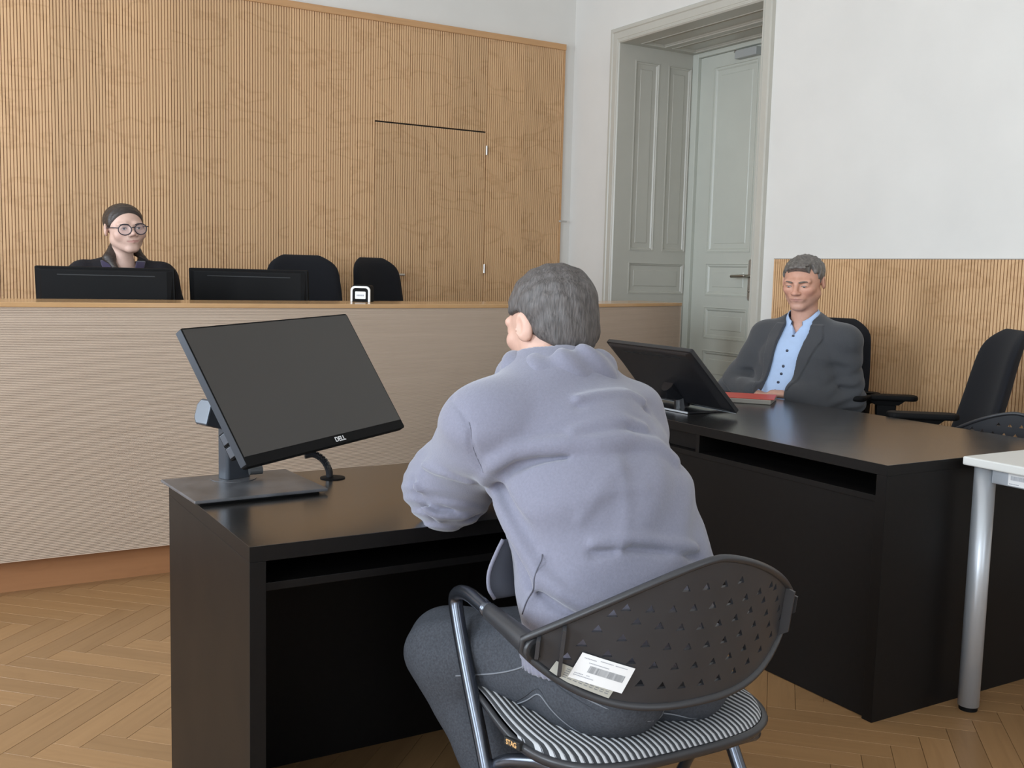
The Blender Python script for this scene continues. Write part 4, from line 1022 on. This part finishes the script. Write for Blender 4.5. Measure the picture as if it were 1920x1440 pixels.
def jeans(P):
    d = ecap(P, (1.128, 1.475, .545), (1.125, 1.475, .63), .112, .112, (1, 0, 0), 1.55)
    d = smin(d, ell(P, (1.055, 1.435, .530), (.105, .125, .086)), .03); d = smin(d, ell(P, (1.205, 1.435, .530), (.105, .125, .086)), .03)
    d = smin(d, legs1(P, .014), .05)
    g = np.exp(-(np.linalg.norm(P-V3(*KNL)-V3(.03, -.05, -.03), axis=1)/.08)**2); d = d+.004*g*np.sin(P[:, 0]*140+P[:, 1]*100)
    d = d+.0018*np.sin(P[:, 0]*50+P[:, 1]*70+P[:, 2]*40)
    d = np.maximum(d, .10-P[:, 2]); d = np.maximum(d, P[:, 2]-.65)
    return np.maximum(d, .4765-.018*np.clip(1-np.abs(P[:, 0]-1.128)/.24, 0, 1)-P[:, 2]) if False else d
jn = mesh_sdf('jeans', jeans, (.70, 1.26, .06), (1.50, 2.02, .68), .0055, B1, p1, JEANS)
def shoes(P):
    d = None
    for an, dr in ((ANL, (-.35, 1, 0)), (ANR, (.1, 1, 0))):
        t = np.array(dr, float); t /= np.linalg.norm(t); a = np.array((an[0], an[1], .045)); q = ecap(P, a-t*.05, a+t*.17, .042, .036, np.cross(t, (0, 0, 1)), 1.15); q = smin(q, cap(P, an, a-t*.03, .046, .046), .02); d = q if d is None else np.minimum(d, q)
    return np.maximum(np.maximum(d, .001-P[:, 2]), P[:, 2]-.125)
mesh_sdf('shoes', shoes, (.78, 1.45, -.01), (1.46, 1.98, .14), .006, B1, p1, BLKPL)
def hair1(P):
    Q = L1(P); d = ell(Q, (0, -.020, .036), (.084, .104, .092))
    d = smin(d, ell(Q, (0, -.06, -.03), (.064, .052, .06)), .03)
    d = d+.0022*np.sin(Q[:, 0]*160+Q[:, 2]*90)*np.cos(Q[:, 1]*110+Q[:, 2]*60)
    fr = np.maximum(Q[:, 1]-.055-(Q[:, 2]-.06)*.35, -(Q[:, 2]+.028+np.clip(-Q[:, 1]-.02, 0, .1)*.75))
    fr = np.maximum(fr, np.where(Q[:, 1] > -.005, -(Q[:, 2]-.028), -1))
    d = smax(d, fr, .01); X = Q.copy(); X[:, 0] = np.abs(X[:, 0])
    return smax(d, -ell(X, (.082, -.010, -.008), (.014, .020, .030)), .005)*1.02
mesh_sdf('hair', hair1, (.98, 1.58, 1.02), (1.27, 1.89, 1.30), .0035, B1, p1, HAIR1)
eye_parts(p1, H1, B1, (0, 0), None, brow=(.10, .085, .08))

# seams drawn as thin cords on the cloth; dark sweatshirt ones paint the groove shade
def seam(name, f, pts, r_, m, parent, lift=.0006, base=B1):
    out = []
    for q in bez(pts, 5):
        q = np.array(q, f32); g = np.array([(f((q+V3(*e))[None])-f((q-V3(*e))[None]))[0] for e in ((.004,0,0),(0,.004,0),(0,0,.004))]); g /= np.linalg.norm(g)+1e-9
        for _ in range(3): q = q-g*float(f(q[None])[0])
        out.append(Vector(q+g*lift)-Vector(base))
    for _ in range(4): out = [out[0]]+[(a+b_*2+c_)/4 for a, b_, c_ in zip(out, out[1:], out[2:])]+[out[-1]]
    return MB().tube(out, r_, 6).build(name, m, parent, smooth=True)
SEAMD = mat('seam_groove_shade', (.09, .09, .115), .9); SEAMJ = mat('denim_stitch', (.17, .18, .20), .9); SEAMK = mat('denim_seam_dark', (.035, .038, .046), .9)
seam('shoulder_seam', sweat, S_SH, .0011, SEAMD, sw, .0003); seam('side_seam', sweat, S_SD, .0011, SEAMD, sw, .0003)
WB = [(.938,1.44,.585),(.948,1.424,.569),(.966,1.377,.551),(1.007,1.335,.533),(1.069,1.326,.51),(1.125,1.34,.495)]
seam('waistband_seam', jeans, WB, .0014, SEAMJ, jn); seam('waistband_seam', jeans, below(WB, -.010), .0011, SEAMK, jn)
PK = [(.942,1.549,.472),(.939,1.493,.503),(.936,1.455,.53),(.944,1.432,.513),(.972,1.405,.480),(1.019,1.385,.462)]
seam('pocket_seam', jeans, PK, .0014, SEAMJ, jn); seam('pocket_seam', jeans, below(PK, .009, .003), .0010, SEAMK, jn)
seam('side_seam', jeans, [(.870,1.64,.505),(.886,1.603,.517),(.906,1.551,.536),(.922,1.505,.558),(.932,1.477,.577)], .0016, SEAMJ, jn)
seam('yoke_seam', jeans, [(1.118,1.345,.555),(1.122,1.335,.52),(1.12,1.34,.48)], .0014, SEAMJ, jn); seam('waistband_seam', jeans, [(1.125,1.34,.495),(1.192,1.346,.484),(1.25,1.36,.50)], .0014, SEAMJ, jn)

# dark flap with paler rim, standing off at the waist
b = MB(); A_ = bez([(.925,1.57,.775),(.912,1.568,.755),(.898,1.57,.720),(.898,1.57,.690),(.910,1.57,.668)], 5); C_ = bez([(.985,1.58,.770),(.99,1.58,.745),(.99,1.58,.720),(.99,1.575,.695),(.98,1.57,.668)], 5)
b.grid([[q-Vector(B1) for q in A_], [(q+r_)/2-Vector(B1) for q, r_ in zip(A_, C_)], [q-Vector(B1) for q in C_]])
fl_ = b.build('front_flap', mat('dark_flap_cloth', (.045, .048, .062), .95), sw, smooth=True, solid=.003)
MB().tube([q-Vector(B1) for q in A_], .0035, 8).build('flap_edge', SWEAT, fl_, smooth=True)
# ------------------------------------------------------------------ the man in the suit
SUIT = mat('charcoal_suit', (.050, .052, .058), .9, noise=.18, nscale=500, bump=.25, bscale=900, sheen=.2)
SHIRT = mat('pale_blue_shirt', (.42, .55, .78), .75, noise=.03, nscale=60, bump=.15, bscale=500)
NAVY = mat('navy_button', (.02, .025, .05), .4)
HAIR2 = mat('grey_brown_hair', (.135, .120, .108), .5, noise=.6, nscale=240, bump=.9, bscale=330, stretch=(.4, .4, .25))
B2 = (3.50, 3.34, 0.0); AZ2 = R(196)
fx, fy = math.cos(AZ2), math.sin(AZ2); lx, ly = -fy*-1, 0
LF = np.array((math.cos(AZ2+PI/2), math.sin(AZ2+PI/2), 0)); FW = np.array((fx, fy, 0))      # his left, his forward
def T2(f_, l_, z_): return tuple(np.array((3.50, 3.33, 0))+FW*f_+LF*l_+np.array((0, 0, z_)))
PE2, BE2, CH2, NK2 = T2(.12, 0, .56), T2(.115, 0, .70), T2(.035, 0, .90), T2(.005, 0, 1.055)
SR2, SL2 = T2(-.005, -.185, .985), T2(-.005, .185, .985)
ER2, EL2 = T2(.15, -.26, .765), T2(.0, .235, .735)
WR2, WL2 = T2(.250, -.105, .758), T2(.225, .075, .760)
O2 = V3(3.50, 3.33, 0); LFn, FWn = LF.astype(f32), FW.astype(f32)
def torso2(P, o=0.0):
    d = ecap(P, PE2, BE2, .112+o, .118+o, LF, 1.42); d = smin(d, ecap(P, BE2, CH2, .118+o, .112+o, LF, 1.48), .04)
    d = smin(d, ecap(P, CH2, NK2, .108+o, .050+o, LF, 1.3), .05)
    d = smin(d, cap(P, T2(-.01, 0, 1.03), SL2, .060+o, .062+o), .05); d = smin(d, cap(P, T2(-.01, 0, 1.03), SR2, .060+o, .062+o), .05)
    return d
def arms2(P, o=0.0):
    d = smin(cap(P, SL2, EL2, .058+o, .047+o), cap(P, EL2, WL2, .047+o, .033+o), .02); e = smin(cap(P, SR2, ER2, .058+o, .047+o), cap(P, ER2, WR2, .047+o, .033+o), .02)
    return np.minimum(d, e)
HPL, HPR, KL2, KR2 = T2(.07, .09, .55), T2(.07, -.09, .55), T2(.47, .12, .53), T2(.47, -.14, .53)
AL2, AR2 = T2(.48, .11, .10), T2(.50, -.13, .10)
def legs2(P, o=0.0):
    d = smin(cap(P, HPL, KL2, .085+o, .060+o), cap(P, KL2, AL2, .056+o, .042+o), .03); e = smin(cap(P, HPR, KR2, .085+o, .060+o), cap(P, KR2, AR2, .056+o, .042+o), .03)
    return np.minimum(d, e)
H2 = frame(Vector(T2(.035, 0, 1.245)), R(205), R(-14), R(0), (1.10, 1.06, .90)); L2 = to_local(H2)
def head2(P): return head_sdf(L2(P), {'jaw': 1.10, 'nose': 1.12})*1.05
FW3, LF3 = tuple(FW), tuple(LF)
def hands2(P):
    d = hand_sdf(P, WL2, tuple(FW*.25-LF*.9), (0, 0, 1), 1.0, .45, 1)
    return np.minimum(d, hand_sdf(P, WR2, tuple(FW*.1+LF*.9+np.array((0, 0, -.25))), (0, 0, 1), 1.0, .45, -1))
def body2(P):
    d = smin(torso2(P, -.02), arms2(P, -.012), .02); d = smin(d, legs2(P, -.014), .03)
    d = smin(d, cap(P, T2(.0, 0, 1.03), T2(.02, 0, 1.17), .060, .056), .025)
    hd = near(P, T2(.035, 0, 1.245), .19, head2); d = smin(d, hd, .02)
    d = smin(d, near(P, T2(.25, 0, .74), .26, hands2), .008)
    for a in (AL2, AR2): d = smin(d, cap(P, (a[0], a[1], .045), (a[0]+fx*.14, a[1]+fy*.14, .035), .035, .028), .02)
    return d
def beard(Q, c_):
    w_ = np.clip((-.045-Q[:, 2])/.03, 0, 1)*np.clip((Q[:, 1]-.0)/.04, 0, 1); w_ = (w_*.18)[:, None]
    return c_*(1-w_)+V3(.42, .32, .29)*w_
p2_ = mesh_sdf('person', body2, (2.80, 2.92, 0), (3.80, 3.75, 1.40), (.009, .0024, 1.02, tuple(np.array(T2(.03, 0, 1.01))-np.array((.17, .17, 0))), tuple(np.array(T2(.03, 0, 1.40))+np.array((.17, .17, 0)))), B2, None, SKIN_M, skin_col((.60, .315, .22), (.42, .18, .15), (.64, .29, .21), H2, beard))
p2_.location = B2; tag(p2_, 'man in charcoal suit and light blue shirt, sitting behind the long desk', 'person')
def shirt(P):
    d = torso2(P, .004); d = smin(d, arms2(P, .002), .03)
    d = d+.0030*np.sin(P[:, 2]*75+P[:, 1]*40)*np.exp(-((P[:, 2]-.72)/.08)**2)
    d = smax(d, -cap(P, T2(.01, 0, 1.045), T2(.04, 0, 1.2), .058, .075), .01)
    q = P-O2; l_ = q @ LFn; v = np.maximum(np.abs(l_)-np.interp(P[:, 2], (.98, 1.005, 1.09), (-.05, .0, .040)), -(q @ FWn-.02)); d = smax(d, -v, .003)
    return np.maximum(d, .60-P[:, 2])
mesh_sdf('shirt', shirt, (3.1, 2.95, .58), (3.75, 3.75, 1.12), .0055, B2, p2_, SHIRT)
def jacket(P):
    q = P-O2; l_ = q @ LFn; f_ = q @ FWn; z_ = P[:, 2]
    d = smin(torso2(P, .016), arms2(P, .013), .035)
    d = d+.0042*np.sin(z_*75+l_*45+f_*30)*np.exp(-((z_-.86)/.12)**2)*np.clip(np.abs(l_)*8-.6, 0, 1)
    # sleeve creases
    for e_ in (EL2, ER2): d = d+.0055*np.exp(-(np.linalg.norm(P-V3(*e_), axis=1)/.12)**2)*np.sin(z_*130+f_*80+l_*30)
    # open front: narrow at the neck, wider over the belly
    half = np.interp(z_, (.60, .74, .90, 1.02, 1.07), (.085, .068, .060, .066, .060)).astype(f32)
    sh = np.interp(z_, (.60, 1.05), (-.012, .006)).astype(f32)
    wedge = np.maximum(np.abs(l_-sh)-half, -(f_-.035))
    # lapels stand proud beside the opening
    lap = (np.abs(l_-sh) < half+np.interp(z_, (.74, .90, 1.0, 1.05), (.0, .045, .065, .05))) & (f_ > .02) & (z_ > .74) & (z_ < 1.06)
    d = d-.006*lap
    d = smax(d, -wedge, .003)
    d = smax(d, -cap(P, T2(.015, 0, 1.03), T2(.05, 0, 1.2), .066, .085), .008)
    cuffs = np.minimum(sph(P, WL2, .034), sph(P, WR2, .034)); d = smax(d, -cuffs, .004)
    return np.maximum(d, .56-z_)
jk = mesh_sdf('jacket', jacket, (3.1, 2.95, .54), (3.78, 3.75, 1.14), .0042, B2, p2_, SUIT)
def trousers(P):
    d = smin(ecap(P, T2(.06, 0, .545), T2(.07, 0, .64), .108, .108, LF, 1.45), legs2(P, .012), .05)
    return np.maximum(np.maximum(d, P[:, 2]-.665), .09-P[:, 2])
mesh_sdf('trousers', trousers, (2.85, 2.95, .06), (3.72, 3.72, .70), .0075, B2, p2_, SUIT)
def belt(P): return np.maximum(np.abs(torso2(P, .007))-.004, np.abs(P[:, 2]-.672)-.017)
mesh_sdf('belt', belt, (3.15, 3.0, .64), (3.7, 3.7, .70), .005, B2, p2_, BLKPL)
def shoes2(P):
    d = None
    for a in (AL2, AR2):
        q = ecap(P, (a[0]-fx*.05, a[1]-fy*.05, .05), (a[0]+fx*.17, a[1]+fy*.17, .04), .045, .034, LF, 1.1); d = q if d is None else np.minimum(d, q)
    return np.maximum(np.maximum(d, .001-P[:, 2]), P[:, 2]-.10)
mesh_sdf('shoes', shoes2, (2.75, 3.0, -.01), (3.2, 3.6, .11), .007, B2, p2_, BLKGL)
# collar with dark inner band
def collar_rows(r_in, zlo, zhi, a0, a1, n, flare, Mx):
    rows = []
    for q in range(5):
        t = q/4; row = []
        for k in range(n+1):
            a = a0+(a1-a0)*k/n; r_ = r_in+flare*t; fr = max(0, math.cos(a))
            row.append(Mx @ Vector((math.sin(a)*r_, math.cos(a)*r_*1.02+.004, zhi+(zlo-zhi)*t-(.022*t*fr**2)-.034*fr**1.5)))
        rows.append(row)
    return rows
MC = Matrix.Translation(Vector(T2(.012, 0, 1.085))-Vector(B2)) @ Matrix.Rotation(AZ2-PI/2, 4, 'Z') @ Matrix.Rotation(R(-14), 4, 'X')
MB().grid(collar_rows(.064, -.020, .030, R(24), R(336), 40, .030, MC)).build('collar', SHIRT, p2_, smooth=True, solid=.003)
MB().grid(collar_rows(.0615, -.026, .027, R(22), R(338), 40, .006, MC)).build('collar_band', NAVY, p2_, smooth=True, solid=.002)
Fv = Vector(FW3)
for k, (f_, z_, l_) in enumerate(((.0, 1.005, .004), (0, .942, .002), (0, .875, 0), (0, .842, -.001), (0, .806, -.003), (0, .770, -.004), (0, .738, -.005))):
    h = surf_hit(shirt, T2(.32, l_, z_), tuple(-FW), 80); b = MB()
    Mx = Matrix.Translation(Vector(h)-Vector(B2)) @ Fv.to_track_quat('Z', 'Y').to_matrix().to_4x4(); b.lathe([(0, .0004), (.0062, .0004), (.0064, .0022), (.005, .0030), (0, .0026)], n=14, M=Mx)
    b.build('button', NAVY, p2_, smooth=True)
b = MB(); w0 = Vector(WL2)-Vector(B2); ax = Vector(tuple(FW*.25-LF*.9)).normalized(); Mx = Matrix.Translation(w0+ax*.004) @ ax.to_track_quat('Z', 'Y').to_matrix().to_4x4()
b.lathe([(.0365, -.006), (.0385, -.005), (.0385, .005), (.0365, .006)], n=24, M=Mx); b.build('bracelet', STEEL, p2_, smooth=True)
def hair2(P):
    Q = L2(P); X = Q.copy(); X[:, 0] = np.abs(X[:, 0])
    d = ell(Q, (0, -.014, .040), (.0805, .101, .0885)); d = smin(d, ell(Q, (-.012, .060, .082), (.052, .030, .022)), .03)
    d = d+.0028*np.sin(Q[:, 0]*210+Q[:, 1]*60)*np.cos(Q[:, 2]*120+Q[:, 1]*80)
    # hairline: front limit rises over the forehead, temples cut back, sideburns end at mid-ear
    fl = Q[:, 1]-(.052+(Q[:, 2]-.052)*.9)
    side = np.where(X[:, 0] > .045, Q[:, 1]-np.where(Q[:, 2] > .02, .040, .020), fl)
    lowb = -(Q[:, 2]+.014+np.clip(-Q[:, 1]-.005, 0, .1)*.75)
    low_f = np.where(Q[:, 1] > .025, .050-Q[:, 2], -1.)
    d = smax(d, np.maximum(np.maximum(side, lowb), low_f), .008)
    return smax(d, -ell(X, (.084, -.009, -.008), (.013, .021, .031)), .004)*1.05
mesh_sdf('hair', hair2, tuple(np.array(T2(.035, 0, 1.232))-.15), tuple(np.array(T2(.035, 0, 1.232))+.16), .0032, B2, p2_, HAIR2)
eye_parts(p2_, H2, B2, (0, -.6), None, lid=.55, brow=(.14, .115, .095), browt=.0030)

# ------------------------------------------------------------------ the woman behind the bench
ROBE = mat('black_robe', (.014, .013, .016), .85, noise=.2, nscale=300, spec=.2, bump=.25, bscale=600, sheen=.02)
PURPLE = mat('purple_velvet', (.026, .016, .052), .8, sheen=.4)
HAIR3 = mat('dark_brown_hair', (.034, .025, .021), .4, noise=.5, nscale=240, bump=.8, bscale=330, stretch=(.3, .12, 1))
B3 = (.93, 5.2, .15); AZ3 = R(262)
F3 = np.array((math.cos(AZ3), math.sin(AZ3), 0)); G3 = np.array((math.cos(AZ3+PI/2), math.sin(AZ3+PI/2), 0))
def T3(f_, l_, z_): return tuple(np.array((.93, 5.16, 0))+F3*f_+G3*l_+np.array((0, 0, z_)))
PE3, CH3, NK3 = T3(-.02, 0, .70), T3(.02, 0, 1.05), T3(.05, 0, 1.215)
SL3, SR3 = T3(.03, .165, 1.176), T3(.03, -.165, 1.176)
EL3, ER3, WL3, WR3 = T3(.0, .25, .93), T3(.0, -.25, .93), T3(.19, .12, .885), T3(.19, -.12, .885)
def torso3(P, o=0.0):
    d = ecap(P, PE3, CH3, .105+o, .098+o, G3, 1.45); d = smin(d, ecap(P, CH3, NK3, .095+o, .043+o, G3, 1.25), .05)
    return smin(d, np.minimum(cap(P, T3(.03, 0, 1.212), SL3, .045+o, .052+o), cap(P, T3(.03, 0, 1.212), SR3, .045+o, .052+o)), .05)
def arms3(P, o=0.0):
    return np.minimum(smin(cap(P, SL3, EL3, .048+o, .040+o), cap(P, EL3, WL3, .040+o, .028+o), .02), smin(cap(P, SR3, ER3, .048+o, .040+o), cap(P, ER3, WR3, .040+o, .028+o), .02))
def legs3(P, o=0.0):
    d = None
    for s in (-1, 1):
        q = smin(cap(P, T3(0, s*.08, .70), T3(.36, s*.10, .68), .08+o, .06+o), cap(P, T3(.36, s*.10, .68), T3(.34, s*.10, .23), .055+o, .038+o), .03); q = smin(q, cap(P, T3(.33, s*.1, .185), T3(.46, s*.1, .178), .03+o*.4, .024+o*.4), .02); d = q if d is None else np.minimum(d, q)
    return d
H3 = frame(Vector(T3(.085, .010, 1.412)), R(279), R(-3), R(5), (1.08, 1.0, .885)); L3 = to_local(H3)
def head3(P): return head_sdf(L3(P), {'jaw': .95, 'nose': .82, 'soft': 1})
def body3(P):
    d = smin(torso3(P, -.006), arms3(P, -.004), .02); d = smin(d, legs3(P), .03)
    d = smin(d, cap(P, T3(.045, 0, 1.20), T3(.065, 0, 1.34), .050, .046), .03); d = smin(d, near(P, T3(.085, .01, 1.412), .19, head3), .02)
    d = smin(d, near(P, WL3, .22, lambda q: hand_sdf(q, WL3, tuple(F3*.9-G3*.3), (0, 0, 1), .9, .3, 1)), .008); d = smin(d, near(P, WR3, .22, lambda q: hand_sdf(q, WR3, tuple(F3*.9+G3*.3), (0, 0, 1), .9, .3, -1)), .008)
    return d
p3_ = mesh_sdf('person', body3, (.55, 4.55, .14), (1.3, 5.35, 1.56), (.009, .0024, 1.10, tuple(np.array(T3(.07, 0, 1.09))-np.array((.2, .17, 0))), tuple(np.array(T3(.07, 0, 1.57))+np.array((.2, .17, 0)))), B3, None, SKIN_W, skin_col((.64, .43, .35), (.48, .21, .19), (.67, .39, .32), H3))
p3_.location = B3; tag(p3_, 'woman with glasses and black robe, sitting behind the judges bench', 'person')
O3 = V3(.93, 5.16, 0)
def robe(P):
    q = P-O3; f_ = q @ F3.astype(f32); l_ = q @ G3.astype(f32); z_ = P[:, 2]
    d = smin(torso3(P, .018), arms3(P, .030), .05); d = smin(d, legs3(P, .03), .05)
    d = d+.004*np.sin(l_*55+z_*22)*np.clip((1.16-z_)*6, 0, 1)
    yoke = np.maximum(np.abs(np.minimum(torso3(P, .026), arms3(P, .036)))-.004, np.maximum(1.13-z_-np.abs(l_)*.10, np.abs(l_)-.215))
    d = np.minimum(d, yoke)
    vee = np.maximum(np.abs(l_)-np.interp(z_, (1.08, 1.28), (.004, .070)), -(f_+.02)); d = smax(d, -vee, .004)
    d = smax(d, -cap(P, T3(.045, 0, 1.19), T3(.07, 0, 1.36), .056, .075), .006)
    d = smax(d, -np.minimum(sph(P, WL3, .045), sph(P, WR3, .045)), .004)
    return np.maximum(d, .26-z_)
rb = mesh_sdf('robe', robe, (.52, 4.60, .24), (1.36, 5.36, 1.30), .0052, B3, p3_, ROBE)
def lapel3(P):
    q = P-O3; f_ = q @ F3.astype(f32); l_ = q @ G3.astype(f32); z_ = P[:, 2]
    w0 = np.interp(z_, (1.06, 1.28), (.004, .062)); d = np.maximum(np.abs(torso3(P, .030))-.0035, np.maximum(np.maximum(w0-np.abs(l_), np.abs(l_)-w0-.042), np.maximum(-f_-.03, 1.02-z_)))
    return np.maximum(d, z_-1.262)
mesh_sdf('velvet_collar', lapel3, (.70, 4.9, 1.0), (1.2, 5.3, 1.3), .004, B3, p3_, PURPLE)
def hair3(P):
    Q = L3(P); X = Q.copy(); X[:, 0] = np.abs(X[:, 0])
    d = ell(Q, (0, -.020, .037), (.0805, .1005, .0890))
    d = d+.0010*np.sin(Q[:, 1]*260+X[:, 0]*90)
    fl = Q[:, 1]-(.050+(Q[:, 2]-.055)*.40-X[:, 0]**2*.6)
    lowb = -(Q[:, 2]-.010+np.clip(-Q[:, 1]+.035, 0, .14)*.85)
    d = smax(d, np.maximum(fl-.006, lowb), .020)
    d = smax(d, -ell(X, (.083, -.010, -.008), (.012, .020, .031)), .004)
    bun = smin(ell(Q, (0, -.112, -.020), (.030, .026, .030)), cap(Q, (.0, -.115, -.03), (-.055, -.055, -.125), .024, .020), .02)
    bun = smin(bun, cap(Q, (-.055, -.055, -.125), (-.085, .015, -.19), .020, .010), .02)
    bun2 = smin(cap(Q, (.02, -.06, -.09), (.072, -.012, -.15), .030, .026), cap(Q, (.075, -.01, -.15), (.060, .05, -.22), .020, .010), .02)
    return np.minimum(smin(d, bun, .015), bun2)
mesh_sdf('hair', hair3, tuple(np.array(T3(.085, .005, 1.398))-np.array((.19, .19, .26))), tuple(np.array(T3(.085, .005, 1.398))+np.array((.19, .19, .15))), .0034, B3, p3_, HAIR3)
eye_parts(p3_, H3, B3, (.25, .1), None, lid=.12, brow=(.045, .034, .030), browt=.0024)
# glasses
GL = mat('slate_acetate', (.022, .024, .038), .3); T = Matrix.Translation(-Vector(B3)) @ H3
LENS = mat('lens_glass', (.75, .75, .95), .05); LENS.node_tree.nodes['Principled BSDF'].inputs['Alpha'].default_value = .10
b = MB()
for sx in (-1, 1):
    c_ = Vector((sx*.0335, .105, -.003)); ring = []
    for k in range(28):
        a = 2*PI*k/28; x = c_.x+.0262*math.cos(a); ring.append(T @ Vector((x, .1065-abs(x)*.13, c_.z+.0275*math.sin(a))))
    b.tube(ring, .0023, 7, closed=True)
    b.tube([T @ Vector(v) for v in ((sx*.058, .0985, .006), (sx*.069, .093, .008), (sx*.076, .05, .007), (sx*.0795, -.005, .004), (sx*.079, -.03, -.012))], .0021, 6)
b.tube([T @ Vector(v) for v in ((-.0095, .1055, .004), (0, .1095, .008), (.0095, .1055, .004))], .0019, 6)
gl = b.build('glasses', GL, p3_, smooth=True)
for sx in (-1, 1):
    vs = [T @ Vector((sx*.0335, .1062-.0335*.13, -.003))]+[T @ Vector((sx*.0335+.0245*math.cos(a), .1062-abs(sx*.0335+.0245*math.cos(a))*.13, -.003+.0262*math.sin(a))) for a in [2*PI*k/24 for k in range(24)]]
    MB().add(vs, [(0, 1+k, 1+(k+1) % 24) for k in range(24)]).build('lens', LENS, gl)
b = MB(); b.lathe([(0, -.0025), (.0025, 0), (0, .0025)], n=8, M=T @ Matrix.Translation((-.086, -.008, -.040))); b.build('earring', mat('pearl', (.8, .77, .7), .2), p3_, smooth=True)
